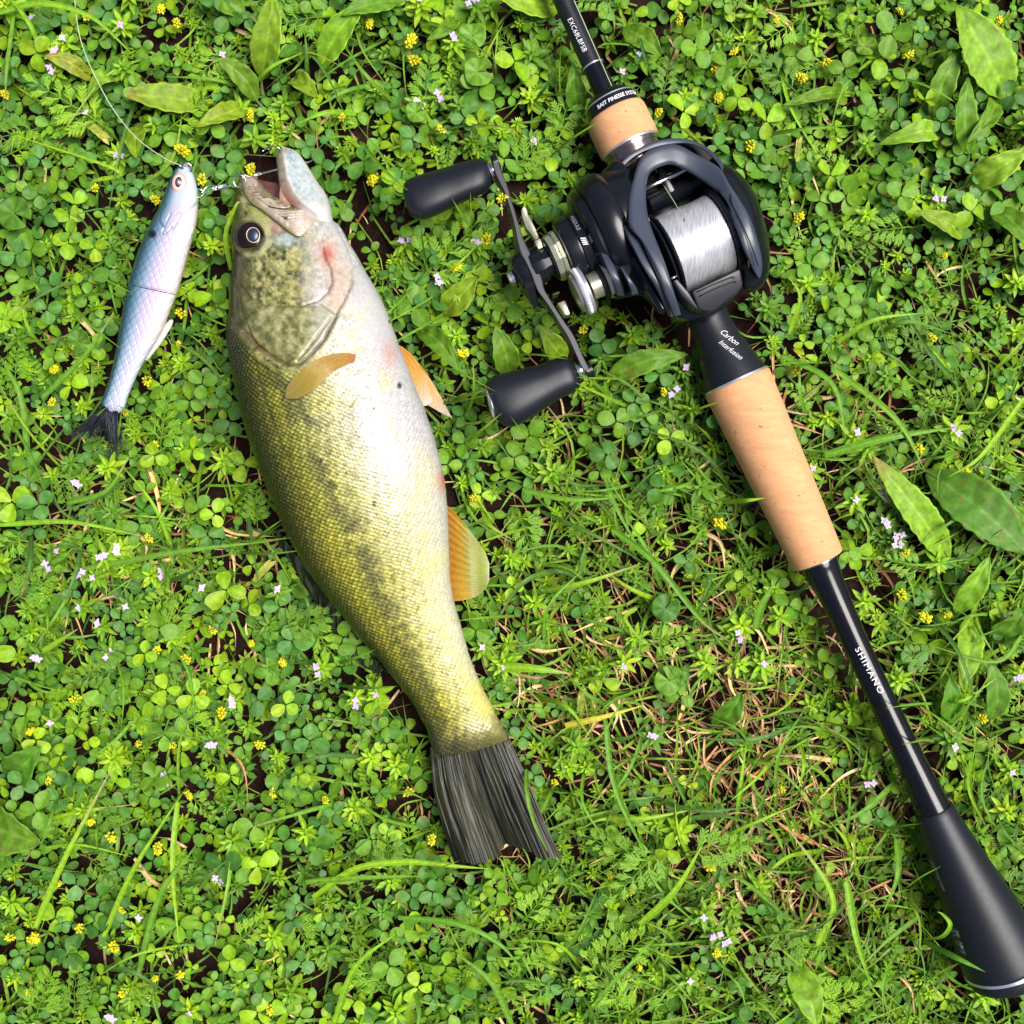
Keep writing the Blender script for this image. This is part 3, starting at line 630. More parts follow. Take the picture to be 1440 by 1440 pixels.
    for nm, ra, rb, hh, mm in (('eye_socket', 9.6, 13.2, 3.0, mat('eye_surround', (.62, .30, .22), .35, coat=.5)), ('eye', 8.2, 11.6, 4.2, mat('eye_white', (.60, .55, .52), .2, coat=1)), ('iris', 6.0, 9.0, 5.4, mat('iris_red', (.09, .018, .015), .15, coat=1)), ('pupil', 4.0, 6.8, 6.0, mat('lure_pupil', (.10, .12, .17), .2, coat=1))):
        th = np.linspace(0, math.pi / 2, 7); ph = np.linspace(0, 2 * math.pi, 30, endpoint=False); rot = math.radians(-8)
        x = ra * np.sin(th)[:, None] * np.cos(ph); y = rb * np.sin(th)[:, None] * np.sin(ph)
        V = np.stack([x * math.cos(rot) - y * math.sin(rot), x * math.sin(rot) + y * math.cos(rot), hh * np.cos(th)[:, None] + 0 * ph], -1) + e
        if nm == 'eye_socket': base = grid('eye', V, mm, LURE, cv=True)
        else: grid({'eye': 'eye_white'}.get(nm, nm), V, mm, base, cv=True)
    # moulded fins
    def lf(name, poly, h, b): return pillow(name, poly, h, b, 8, M_lurefin, LURE, rings=5, n=40)
    lf('pectoral_fin', [(268, 315), (272, 320), (268, 335), (258, 352), (250, 362), (247, 361), (252, 345), (260, 328)], LHM + 12, 2.5)
    lf('belly_fin', [(240, 449), (243, 455), (230, 478), (215, 498), (206, 507), (202, 503), (210, 486), (224, 464)], LHM - 2, 3)
build_lure()
# tail fibres: a fan of separate dark strands (hundreds of hairs read as one tuft)
def build_tail_fibres():
    parts = []
    for i in range(130):
        u = rng.random(); lf_ = rng.random() < .5
        bx, by = 148 + 18 * u, 570 + 9 * u
        if lf_: tx, ty = 98 + 46 * rng.random() ** .8, 606 + 12 * rng.random()
        else: tx, ty = 148 + 27 * rng.random(), 616 + 30 * rng.random()
        if lf_: bx = 146 + 10 * rng.random()
        mx, my = (bx + tx) / 2 + rng.uniform(-4, 4), (by + ty) / 2 - (3 if lf_ else 0) + rng.uniform(-3, 3)
        h0, h2 = LHM - rng.uniform(-6, 8), 52 + rng.uniform(-8, 22)
        P = [W(bx, by, h0), W(mx, my, (h0 + h2) / 2 + 6), W(tx, ty, h2)]; P = catmull(P, 8)
        V, F = tube_arrays(P, np.linspace(.85, .3, 8), 4); parts.append((V, F, (.1, .1, .1)))
    V, F, C = join(parts); o = mesh('tail_fibre', V, F, M_fibre, LURE); o['kind'] = 'stuff'; o['label'] = 'fan of black tail fibres'
build_tail_fibres()
def ring_arrays(c, r, wr, tilt=0, az=0, n=28, sq=1.0):
    ph = np.linspace(0, 2 * math.pi, n, endpoint=False); x = r * np.cos(ph); y = sq * r * np.sin(ph); z = np.zeros(n)
    ca, sa = math.cos(tilt), math.sin(tilt); y, z = y * ca, y * sa; cz, sz = math.cos(az), math.sin(az); P = np.stack([x * cz - y * sz, x * sz + y * cz, z], -1) + c
    R_ = P - c; R_ /= np.linalg.norm(R_, axis=1)[:, None]; N = np.array([sa * sz, -sa * cz, ca]); A = np.linspace(0, 2 * math.pi, 7, endpoint=False)
    V = P[:, None] + wr * (np.cos(A)[None, :, None] * R_[:, None] + np.sin(A)[None, :, None] * N)
    return V.reshape(-1, 3), [gfaces(n, 7, True, True)]
def ring(name, x, y, h, r, wr, m, parent, tilt=0, az=0, sq=1.0):
    V, F = ring_arrays(W(x, y, h), r, wr, tilt, az, sq=sq); return mesh(name, V, F, m, parent)
ring('line_tie', 263, 236, LHM + 10, 6.2, 1.5, M_steel, LURE, .5)
tube('line_tie_post', [W(252, 232, LHM + 8), W(258, 239, LHM + 8)], 2.2, M_dsteel, LURE)
ring('belly_ring', 280, 272, LHM + 2, 5.5, 1.1, M_steel, LURE, .4)
# hook rig: snap, swivel, split ring and treble hook through the bass's lip
RIG = thing('hook_rig', 'silver snap, swivel and treble hook linking the lure to the bass lip', 'fishing hook', (-400, 450, 60))
RH = 82
tube('snap', catmull([W(283, 272, RH), W(292, 262, RH), W(304, 262, RH), (W(300, 268, RH)), W(288, 272, RH), W(283, 276, RH)], 30), 1.0, M_steel, RIG, 7)
tube('swivel', catmull([W(298, 266, RH), W(303, 262, RH), W(312, 262, RH)], 10), 1.1, M_steel, RIG, 7)
tube('swivel', [W(307, 264, RH + 2), W(313, 262, RH + 2), W(319, 260.5, RH + 2)], [2.5, 3.0, 2.5], M_silver, RIG, 12)
tube('hook_shank', catmull([W(302, 267, RH), W(318, 264, RH), W(328, 259, RH)], 12), 1.0, M_steel, RIG, 7)
ring('split_ring', 337, 255, RH + 2, 8.2, .95, M_steel, RIG, .3)
tube('hook_shank', catmull([W(342, 246, 60), W(356, 249, 58), W(368, 244, 60), W(391, 238, 62), (W(402, 233, 60))], 20), [1.3] * 20, M_steel, RIG, 7)
tube('swivel', [W(357, 247, 62), W(366, 244, 62)], [2.3, 2.3], M_silver, RIG, 12)
tube('hook_bend', catmull([W(370, 212, 66), W(378, 207, 70), W(386, 206, 72), W(394, 210, 70), W(398, 222, 60), W(398, 236, 52)], 24), 1.15, M_steel, RIG, 7)
tube('hook_bend', catmull([W(420, 222, 62), W(430, 228, 66), W(438, 226, 70), W(442, 222, 72)], 14), np.linspace(1.3, .4, 14), M_steel, RIG, 7)
ln = tube('leader_line', catmull([W(100, -60, 60), W(105, 0, 66), W(109, 35, 70), W(117, 68, 70), W(133, 106, 74), W(158, 152, 72), W(186, 188, 76), W(212, 210, 80), W(238, 226, 86), W(256, 233, LHM + 9)], 90), .7, M_line, None, 6, origin=W(150, 140, 0))
tag(ln, 'thin pale green fishing line curving down to the nose of the lure', 'fishing line')

# ------------------------------------------------------------------ text that lies on a surface
def text(name, body, size, fn, m, parent=None, shear=0.0, align='CENTER', bold=0.0, stretch=1.0, space=1.0, origin=None):
    cu = bpy.data.curves.new(name, 'FONT'); cu.body = body; cu.size = 1; cu.shear = shear; cu.align_x = align; cu.align_y = 'CENTER'
    cu.offset = bold; cu.space_character = space; cu.resolution_u = 3
    to = bpy.data.objects.new(name + '_tmp', cu); col.objects.link(to); dg = bpy.context.evaluated_depsgraph_get()
    me0 = bpy.data.meshes.new_from_object(to.evaluated_get(dg)); bpy.data.objects.remove(to); bpy.data.curves.remove(cu)
    import bmesh
    bm = bmesh.new(); bm.from_mesh(me0); bmesh.ops.triangulate(bm, faces=bm.faces[:])
    for _ in range(3):
        es = [e for e in bm.edges if e.calc_length() > .16]
        if not es: break
        bmesh.ops.subdivide_edges(bm, edges=es, cuts=1); bmesh.ops.triangulate(bm, faces=[f for f in bm.faces if len(f.verts) > 3])
    bm.to_mesh(me0); bm.free()
    P = np.empty(len(me0.vertices) * 3); me0.vertices.foreach_get('co', P); P = P.reshape(-1, 3) * size
    F = np.array([list(p.vertices) for p in me0.polygons], np.int32); bpy.data.meshes.remove(me0)
    V = fn(P[:, 0] * stretch, P[:, 1])
    return mesh(name, V, [F], m, parent, smooth=False, origin=origin)

# ------------------------------------------------------------------ fishing rod
ZR = 72.0
def ax(py): return 792 + .4544 * py + max(0.0, py - 900) * .015
def AW(py): return W(ax(py), py, ZR)
P_TOP = AW(-200); P_END = AW(1500)
def rod_part(name, prof, m, parent, n=64, sharp=30):
    """profile of (py on the axis, radius in picture units)"""
    k = 1 - ZR / H; pts = [AW(p[0]) for p in prof]; n_ = n
    d0 = pts[-1] - pts[0]; d0 /= np.linalg.norm(d0); A = np.cross(d0, [0, 0, 1.0]); A /= np.linalg.norm(A); B = np.array([0, 0, 1.0])
    th = np.linspace(0, 2 * math.pi, n, endpoint=False)
    V = np.stack([c + r * k * (np.cos(th)[:, None] * A + np.sin(th)[:, None] * B) for c, (_, r) in zip(pts, prof)])
    F = [gfaces(len(prof), n, False, True), np.arange(n)[None, ::-1], (np.arange(n) + (len(prof) - 1) * n)[None]]
    o = mesh(name, V.reshape(-1, 3), F, m, parent); shade(o, sharp); return o
ROD = thing('fishing_rod', 'black casting rod with cork grips and a flared rubber butt lying diagonally on the grass', 'fishing rod', AW(700) * [1, 1, 0])
sm = lambda a, b, ra, rb, n=12: [(a + (b - a) * i / (n - 1), ra + (rb - ra) * i / (n - 1)) for i in range(n)]
rod_part('blank', sm(-520, 92, 8.5, 15.0, 20), M_blackm, ROD).data.materials[0] = M_rubber
rod_part('accent_ring', [(9, 13.7), (9, 14.0), (10.6, 14.0), (10.6, 13.7)], M_grey, ROD)
rod_part('accent_ring', [(92, 15.0), (92, 15.6), (93.8, 15.6), (93.8, 15.0)], M_silver, ROD)
rod_part('wrap', sm(93.8, 134, 14.6, 16.8, 8), M_gloss, ROD)
rod_part('winding_check', [(132, 17), (133, 26), (139, 33.5), (141, 35), (142.2, 35.4)], M_black, ROD)
rod_part('silver_ring', [(142.2, 35.2), (142.4, 36.2), (143.8, 36.4), (144, 35.6)], M_silver, ROD)
rod_part('lettered_ring', [(144, 35.6), (145, 36.6), (158.5, 38.2), (159, 37.4)], M_black, ROD)
rod_part('fore_grip', [(158.6, 37.5), (159.2, 39.6), (161, 41.6), (165, 42.8), (172, 43.4), (196, 43.6), (204.5, 43.3), (205.6, 42.4), (206, 40)], M_cork, ROD)
rod_part('silver_ring', [(205.6, 40), (205.8, 41.4), (208, 41.3), (208.2, 40)], M_silver, ROD)
rod_part('hood', [(208, 40), (209, 40.4), (213, 39.6), (213.4, 38.6), (216, 38.4), (216.5, 39.2), (230, 38.4), (238, 36), (240, 34)], M_gun, ROD)
rod_part('reel_seat', [(236, 34), (245, 37), (300, 37), (380, 36), (420, 33), (440, 30), (452, 28.6), (466, 29.2), (480, 31.4), (495, 34.8), (510, 39.0), (522, 42.6), (532, 45.0), (534.5, 45.6)], M_rubber, ROD, 80, 60)
rod_part('silver_ring', [(534, 44), (534.2, 46.6), (536.8, 47.2), (537, 46)], M_silver, ROD)
rod_part('cork_grip', [(536.6, 44), (537, 47.2), (539, 48.2)] + sm(545, 780, 48.0, 37.2, 14) + [(785, 36.8), (787.6, 36.0), (788.4, 34)], M_cork, ROD, 80)
rod_part('silver_ring', [(788, 27), (788.2, 30.5), (790.5, 30.2), (790.7, 27)], M_dsteel, ROD)
_bl = [(790, 26.6), (796, 26.2), (806, 24.4), (830, 21.6), (860, 19.8), (900, 18.7), (940, 18.4), (980, 18.7), (1020, 19.3), (1060, 20.4), (1100, 22.2), (1140, 25)]
rod_part('blank', [(float(a), float(b)) for a, b in catmull(_bl, 60)], M_gloss, ROD, 80, 60)['label'] = 'gloss black rear blank with a maker name in white'
rod_part('butt_grip', [(1136, 22), (1136.4, 26), (1138.5, 27.4)] + [(float(a), float(b)) for a, b in catmull([(1145, 28.2), (1180, 33), (1220, 40), (1260, 47.3), (1300, 53.6), (1330, 57.6), (1350, 59.6)], 30)] + [(1351, 59)], M_rubber, ROD, 96, 40)
rod_part('silver_ring', [(1350.8, 57), (1351, 60.2), (1354.6, 60.6), (1354.8, 57)], M_silver, ROD, 96)
rod_part('butt_cap', [(1354.6, 57), (1355, 59.8), (1362, 59.8), (1368, 58), (1372, 53), (1374.5, 44), (1375, 20)], M_rubber, ROD, 96, 40)
_rp = np.array(_bl + [(1145, 28.2), (1180, 33), (1220, 40), (1260, 47.3), (1300, 53.6), (1330, 57.6), (1350, 59.6)]); _sp = np.array([(380, 36), (420, 33), (440, 30), (452, 28.6), (466, 29.2), (480, 31.4), (495, 34.8), (510, 39.0), (522, 42.6), (532, 45.0)])
def rod_surf(px, py, prof, lift=.55):
    """height of the rod's upper skin under a picture point (fixed point on W)"""
    k = 1 - ZR / H; c0 = AW(0); d = AW(880) - c0; d = d / np.linalg.norm(d); A = np.array([-d[1], d[0], 0]); h = np.full(np.shape(px), ZR + 20.0)
    for _ in range(8):
        P = W(px, py, h); rel = P - c0; t = rel @ d; pya = t * (-d[1]) / k; bend = np.maximum(0, pya - 900) * .015 * k * A[0]
        lat = rel @ A - bend; r = np.interp(pya, prof[:, 0], prof[:, 1]) * k + lift; h = ZR + np.sqrt(np.maximum(r * r - lat * lat, 1))
    return c0 + t[:, None] * d + (lat + bend)[:, None] * A + (h - ZR)[:, None] * np.array([0, 0, 1.0])
def on_rod(x0, y0, ang, prof):
    ca, sa = math.cos(math.radians(ang)), math.sin(math.radians(ang))     # ang: direction of writing, clockwise from +x in the picture
    return lambda x, y: rod_surf(x0 + x * ca + y * sa, y0 + x * sa - y * ca, prof)
AA = 65.5
_up = np.array(sm(-200, 92, 11.5, 15.0, 6))
text('lettering', 'EXC68LBFSB', 10.2, on_rod(811.5, 49, 64.5, _up), M_white, ROD, bold=-.004, stretch=.86, space=1.10)
text('lettering', 'SHIMANO', 12.0, on_rod(1222.5, 943, 61.5, _rp), M_white, ROD, bold=0.0, stretch=1.2, space=1.2)
text('lettering', 'Carbon', 11.5, on_rod(1025.5, 474, 38, _sp), M_white, ROD, shear=.5, bold=-.008, stretch=.86)
text('lettering', 'Interfusion', 10.5, on_rod(1027, 491.5, 38, _sp), M_white, ROD, shear=.5, bold=-.008, stretch=.86)
text('lettering', 'AR  BFSP', 10, on_rod(1342, 1318, 68, _rp), M_grey, ROD, bold=-.01)
text('lettering', 'DESIGNED FOR BAIT CASTING', 3.0, on_rod(1314, 1228, 70, _rp), M_grey, ROD)
def on_ring(x, y):      # wraps round the lettered ring
    k = 1 - ZR / H; pya = 151.8 - y * .91; r = 38.0 * k; d = (P_END - P_TOP); d = d / np.linalg.norm(d); A = np.array([-d[1], d[0], 0])
    c = W(792 + .4544 * pya, pya, ZR); a = x / r + .20
    return c + (r + .5) * (np.sin(a)[:, None] * A + np.cos(a)[:, None] * np.array([0, 0, 1.0]))
text('lettering', 'BAIT FINESSE SYSTEM', 7.6, on_ring, M_white, ROD, bold=.008, stretch=.92)

# ------------------------------------------------------------------ baitcasting reel
REEL = thing('fishing_reel', 'black low profile baitcasting reel with silver line on its spool and a double handle', 'fishing reel', AW(330) * [1, 1, 0] + np.array([0, 0, 100]))
dv = P_END - P_TOP; dv /= np.linalg.norm(dv); bv = np.array([-dv[1], dv[0], 0.0])      # bv points to the picture's right
def loft(name, outer, inner, hs, parent, m, n=120, bulge=6, depth=26, prof=9, edge=0.0, inner_drop=0.0):
    O = densify(outer, n, False); I = densify(inner, n, False); t = np.linspace(0, 1, n)
    h = catmull(hs, n)[:, 0]; rows = [W(O[:, 0], O[:, 1], h - depth)]
    for j in range(prof):
        u = j / (prof - 1); Q = O * (1 - u) + I * u; b = (1 - (2 * u - 1) ** 4) ** .6
        rows.append(W(Q[:, 0], Q[:, 1], h + bulge * b - inner_drop * u))
    rows.append(W(I[:, 0], I[:, 1], h - depth))
    V = np.stack(rows, 1)
    o = grid(name, V, m, parent, cv=True, capu=True); shade(o, 45); return o
def zA(pts): return [(780 + x / 4.5, 170 + y / 4.5) for x, y in pts]
def zB(pts): return [(670 + x / 6.26, 260 + y / 6.26) for x, y in pts]
# under-body: the part of the frame that sits on the seat
pillow('frame', zA([(330, 420), (400, 300), (520, 180), (740, 110), (960, 170), (1100, 320), (1250, 560), (1330, 800), (1300, 1000), (1150, 1060), (1000, 1180), (800, 1240), (640, 1180), (430, 1000), (330, 700)]), 98, 3, 40, M_blackm, REEL, rings=5, n=70)
# left gear housing: stepped discs on the gear axis
G0 = W(838, 336, 118)
lathe('gear_housing', G0, bv, [(-46, 30), (-45, 40), (-43, 43), (-40, 44), (-30, 45), (-29, 43), (-27, 43), (-26, 46), (-16, 48), (-15, 52), (-13, 62), (-11, 66), (-5, 69), (-4, 66.5), (-1, 67), (0, 72), (4, 76), (12, 79), (22, 80), (30, 78), (34, 74), (60, 72)], M_black, REEL, 96, .86)
lathe('gear_collar', W(812, 348, 118), bv, [(-17, 34), (-16, 36.5), (-14, 37.5), (-12, 36)], M_dsteel, REEL, 64, .9)
# side cover sweeping from the housing up to the palm frame
pillow('side_cover', zA([(320, 300), (400, 250), (470, 330), (480, 560), (520, 760), (600, 950), (680, 1130), (700, 1220), (640, 1200), (560, 1110), (450, 1110), (330, 1090), (260, 880), (200, 600), (215, 440)]), lambda x, y: 128 + (x - 840) * .55, 16, 70, M_black, REEL, rings=9, n=90, power=.6)['label'] = 'glossy black left side cover with sculpted grooves'
loft('cover_rib', zA([(228, 520), (255, 600), (290, 700), (325, 770)]), zA([(310, 440), (325, 560), (338, 680), (350, 768)]), [156, 168, 174, 168], REEL, M_satin, 40, 4, 30, 7)
loft('cover_rib', zA([(285, 830), (330, 940), (372, 1040), (392, 1105)]), zA([(335, 850), (385, 930), (430, 1040), (446, 1108)]), [166, 178, 178, 160], REEL, M_satin, 40, 4, 30, 7)
loft('cover_rib', zA([(415, 930), (450, 1000), (475, 1060), (486, 1104)]), zA([(428, 926), (475, 990), (515, 1050), (530, 1092)]), [184, 192, 190, 176], REEL, M_satin, 40, 3, 30, 7)
lathe('screw', W(855.5, 341, 160), [0, 0, 1], [(0, 7), (14, 7), (15, 6), (15, 3.4), (11, 3.2), (11, .5)], M_dsteel, REEL, 24)
lathe('screw', W(906, 417, 150), [0, 0, 1], [(0, 8), (18, 8), (19, 7), (19, 3.4), (15, 3.2), (15, .5)], M_dsteel, REEL, 24)
# satin shoulder between the cover and the palm frame
loft('shoulder', zA([(396, 575), (440, 690), (500, 820), (570, 950), (640, 1060), (700, 1190), (722, 1236)]), zA([(470, 660), (545, 740), (585, 830), (630, 930), (680, 1050), (730, 1160), (752, 1240)]), [172, 186, 196, 202, 200, 190, 176], REEL, M_satin, 80, 4, 40, 8)
# palm frame: the satin arch round the spool
OUT = zA([(752, 1240), (690, 1080), (640, 950), (596, 850), (548, 760), (478, 672), (468, 600), (472, 500), (492, 390), (520, 290), (560, 215), (640, 165), (730, 146), (800, 160), (900, 215), (1040, 295), (1105, 400), (1165, 490), (1230, 600), (1280, 740), (1308, 860), (1312, 930), (1304, 985)])
INN = zA([(800, 1225), (752, 1070), (712, 940), (672, 830), (632, 730), (600, 640), (584, 560), (578, 480), (582, 400), (594, 345), (635, 305), (690, 282), (735, 276), (790, 294), (880, 345), (1000, 430), (1075, 510), (1110, 600), (1155, 700), (1190, 800), (1228, 890), (1262, 960), (1290, 1000)])
PF = loft('palm_frame', OUT, INN, [176, 196, 206, 208, 206, 200, 194, 186, 176, 168, 162, 158, 158, 158, 162, 172, 184, 192, 198, 200, 196, 186, 172], REEL, M_satin, 200, 4, 34, 11)
PF['label'] = 'blue grey satin palm frame arching round the spool'
tube('seam', [W(x, y, h) for (x, y), h in zip(densify(zA([(1050, 300), (1056, 380), (1105, 440), (1120, 520), (1180, 640), (1240, 780), (1290, 920)]), 40, False), catmull([174, 184, 196, 204, 207, 204, 194], 40)[:, 0])], .8, M_blackm, REEL, 6)
tube('seam', [W(x, y, h) for (x, y), h in zip(densify(zA([(398, 575), (465, 640), (478, 678), (548, 755), (590, 845), (640, 955), (700, 1100), (738, 1240)]), 40, False), catmull([173, 196, 201, 207, 209, 207, 199, 178], 40)[:, 0])], 1.1, M_blackm, REEL, 6)
# lower front rim
loft('front_rim', zA([(392, 560), (372, 440), (372, 370), (400, 290), (480, 205), (600, 140), (720, 112), (850, 118), (960, 165), (1060, 260), (1060, 330)]), zA([(462, 600), (410, 460), (402, 390), (420, 320), (500, 235), (610, 180), (720, 152), (850, 146), (950, 190), (1040, 285), (1048, 335)]), [160, 140, 132, 128, 126, 126, 126, 128, 134, 150, 164], REEL, M_satin, 120, 2.5, 22, 7)
# right side plate
RP = pillow('side_plate', zA([(1000, 230), (1055, 262), (1130, 296), (1190, 350), (1240, 412), (1290, 510), (1325, 620), (1352, 740), (1364, 860), (1352, 980), (1310, 1050), (1255, 1082), (1200, 1075), (1160, 950), (1100, 700), (1050, 450)]), 132, 34, 90, M_black, REEL, rings=9, n=90, power=.6)
RP['label'] = 'gloss black right side plate with grey lettering on its edge'
lathe('dial_pin', W(1048.5, 407, 128), [0, 0, 1], [(0, 3.6), (8, 3.6), (11, 2.2), (11.5, .4)], M_steel, REEL, 20)
def on_plate(x, y):
    cx, cy, r0 = 965, 337, 103.5; a = math.radians(-38) + x / r0
    rr_ = r0 + y * .9; return W(cx + rr_ * np.cos(a), cy + rr_ * np.sin(a), 151 + 0 * x)
text('lettering', 'SHIMANO', 9.0, on_plate, M_grey, REEL, shear=.2, stretch=1.15)
def on_collar(x, y):
    r = 46.0; a = x / r - .45; c = W(838, 336, 118) + (-21.5 + y)[:, None] * bv
    return c + (r + 1.6) * (np.sin(a)[:, None] * dv + .86 * np.cos(a)[:, None] * np.array([0, 0, 1.0]))
text('lettering', 'MODULE', 7.0, lambda x, y: on_collar(x - 3, y), M_grey, REEL, bold=.0, stretch=.9)
for i in range(4): text('emblem', 'I', 9.5, lambda x, y, i=i: on_collar(x + y * .35 + 21 + i * 2.6, y), M_white, REEL, bold=.02)
# spool
SP = W(975, 345, 138)
LN = [( -35 + 70 * i / 140, 51.5 + 1.2 * math.sin(i * .045) + (.55 if i % 2 else 0)) for i in range(141)]
SPO = lathe('spool', SP, bv, [(-41, 12), (-41, 57), (-39, 59), (-37, 58), (-36, 40), (36, 40), (37, 57), (40, 59), (43, 57), (44, 20)], M_black, REEL, 96)
V, F = lathe_arrays(SP, bv, [(-36, 30)] + LN + [(36, 30)], 96); o = mesh('line_coil', V, F, M_spline, SPO); o['label'] = 'pale silver fishing line wound on the spool'
lathe('spool_rim', SP, bv, [(45, 50), (45.5, 61), (47.5, 61.5), (48, 50)], M_dsteel, REEL, 96)
lathe('spool_rim', SP, bv, [(-47, 50), (-46.5, 60), (-44.5, 60.5), (-44, 50)], M_black, REEL, 96)
# level wind
tube('level_wind_bar', [W(897, 270, 128), W(966, 238, 128)], 3.4, M_steel, REEL, 16)
tube('guide_bar', [W(900, 262, 112), W(975, 230, 112)], 7, M_black, REEL, 16)
lathe('worm_gear', W(908, 290, 118), bv, [(0, 4)] + [(4 + i * 1.5, 12.5 + .7 * (i % 2)) for i in range(56)] + [(92, 4)], M_black, REEL, 40)
prism('line_guide', [(925, 240), (934, 236), (950, 268), (941, 273)], 131, 100, M_black, REEL)
ln = tube('fishing_line', catmull([W(1052 - 245, 0, 74 + 18), W(836, 66, 92), W(858, 116, 94), W(872, 146, 96), W(905, 205, 104), W(931, 256, 124), W(948, 284, 150), W(964, 311, 188)], 60), .6, M_line, None, 6, origin=W(880, 150, 90))
tag(ln, 'thin pale fishing line running from the reel spool up along the rod', 'fishing line')
# thumb bar
prism('thumb_bar', zA([(868, 1078), (960, 1036), (1060, 988), (1172, 934), (1180, 960), (1192, 1040), (1160, 1085), (1118, 1112), (1050, 1165), (985, 1200), (945, 1200), (912, 1188)]), [196, 196, 196, 196, 194, 188, 184, 182, 180, 180, 182, 186], 150, M_thumb, REEL, 2.2)
for y0 in (0, 1):
    a = zA([(900 + 12 * y0, 1084 + 28 * y0), (1000 + 10 * y0, 1036 + 28 * y0), (1130 + 10 * y0, 986 + 28 * y0), (1142 + 6 * y0, 996 + 28 * y0)])
    tube('groove', [W(x, y, 196.2 - 3.4 * y0) for x, y in a], .75, M_blackm, REEL, 6)
prism('thumb_bar_arm', zA([(748, 1012), (775, 1000), (850, 1085), (912, 1190), (880, 1180), (805, 1110)]), [198, 198, 192, 186, 186, 190], 150, M_thumb, REEL, 1.5)
tube('post', [W(944, 392, 196), W(952, 388, 196)], 1.6, M_steel, REEL, 10)
prism('lower_frame', zA([(760, 1100), (1190, 1040), (1130, 1130), (1010, 1225), (860, 1260), (770, 1240)]), [160, 160, 158, 150, 146, 150], 100, M_black, REEL, 3)
# cast control knob on the spool axis
CK = W(836, 401.5, 134)
lathe('knob_boss', CK, bv, [(-6, 10), (-6, 17), (4, 17.5), (12, 18), (14, 24), (40, 30)], M_champ, REEL, 64)
lathe('knob_boss', CK, bv, [(7, 19), (8, 22), (18, 24), (19, 28), (46, 34)], M_blackm, REEL, 64)
kn = lathe('cast_control_knob', CK, bv, [(-24, 12), (-24, 26), (-22.5, 30.5), (-21, 31.2), (-12, 31.2), (-11, 30), (-10, 20)], M_silver, REEL, 120)
lathe('knob_face', CK, bv, [(-29, 5), (-28.5, 20), (-27, 24.5), (-24, 26)], M_champ, kn, 64)
def knurl():
    parts = []
    A = np.cross(bv, [0, 0, 1.0])
    for i in range(100):
        a = 2 * math.pi * i / 100; r_ = math.cos(a) * A + math.sin(a) * np.array([0, 0, 1.0]); c = CK + r_ * 31.2
        V, F = tube_arrays([c + bv * -20.6, c + bv * -12.4], .55, 4); parts.append((V, F, (0, 0, 0)))
    V, F, C = join(parts); o = mesh('knurling', V, F, M_silver, kn); o['kind'] = 'stuff'
knurl()
# star drag: champagne spokes
SD = thing  # (part builder below)
def zprism(name, pts, h1, h0, m=M_champ, bev=1.2): return prism(name, zB(pts), h1, h0, m, REEL, bev)
zprism('star_drag_arm', [(392, 222), (402, 200), (428, 196), (448, 216), (458, 262), (484, 316), (520, 380), (552, 462), (506, 484), (478, 430), (436, 380), (404, 290)], [150, 152, 152, 150, 146, 140, 136, 130, 130, 136, 140, 146], 118)
zprism('star_drag_arm', [(508, 494), (562, 468), (606, 560), (552, 612)], 128, 96)
zprism('star_drag_arm', [(488, 622), (528, 598), (568, 690), (526, 716)], 136, 110)
zprism('star_drag_arm', [(528, 724), (566, 700), (612, 800), (578, 832)], 118, 96, M_gun)
zprism('star_drag_arm', [(562, 806), (606, 786), (612, 812), (576, 834)], 122, 104)
zprism('star_drag_arm', [(708, 1040), (782, 1012), (826, 1124), (820, 1142), (790, 1152), (770, 1140)], 112, 88)
zprism('star_drag_arm', [(668, 960), (728, 934), (736, 946), (676, 972)], 104, 90)
SDc = W(766, 369, 118)
lathe('star_drag_hub', SDc, bv, [(-18, 8), (-18, 22), (-10, 24), (-2, 24), (-1, 20), (6, 20), (7, 27), (20, 29), (21, 24), (24, 24)], M_black, REEL, 12, 1.0, 20)
lathe('drag_washer', SDc, bv, [(10, 20), (10, 31), (16, 32.5), (17, 30), (19, 30), (19.5, 33.5), (24, 34), (24.5, 20)], M_champ, REEL, 10, 1.0, 20)
lathe('drag_washer', SDc, bv, [(27, 20), (27, 33), (29.5, 33.5), (30, 20)], M_champ, REEL, 60)
lathe('drag_washer', SDc, bv, [(32, 20), (32, 35), (36, 36), (37, 20)], M_black, REEL, 60)
lathe('drive_shaft', W(722, 389, 118), bv, [(0, 9), (100, 9)], M_dsteel, REEL, 24)
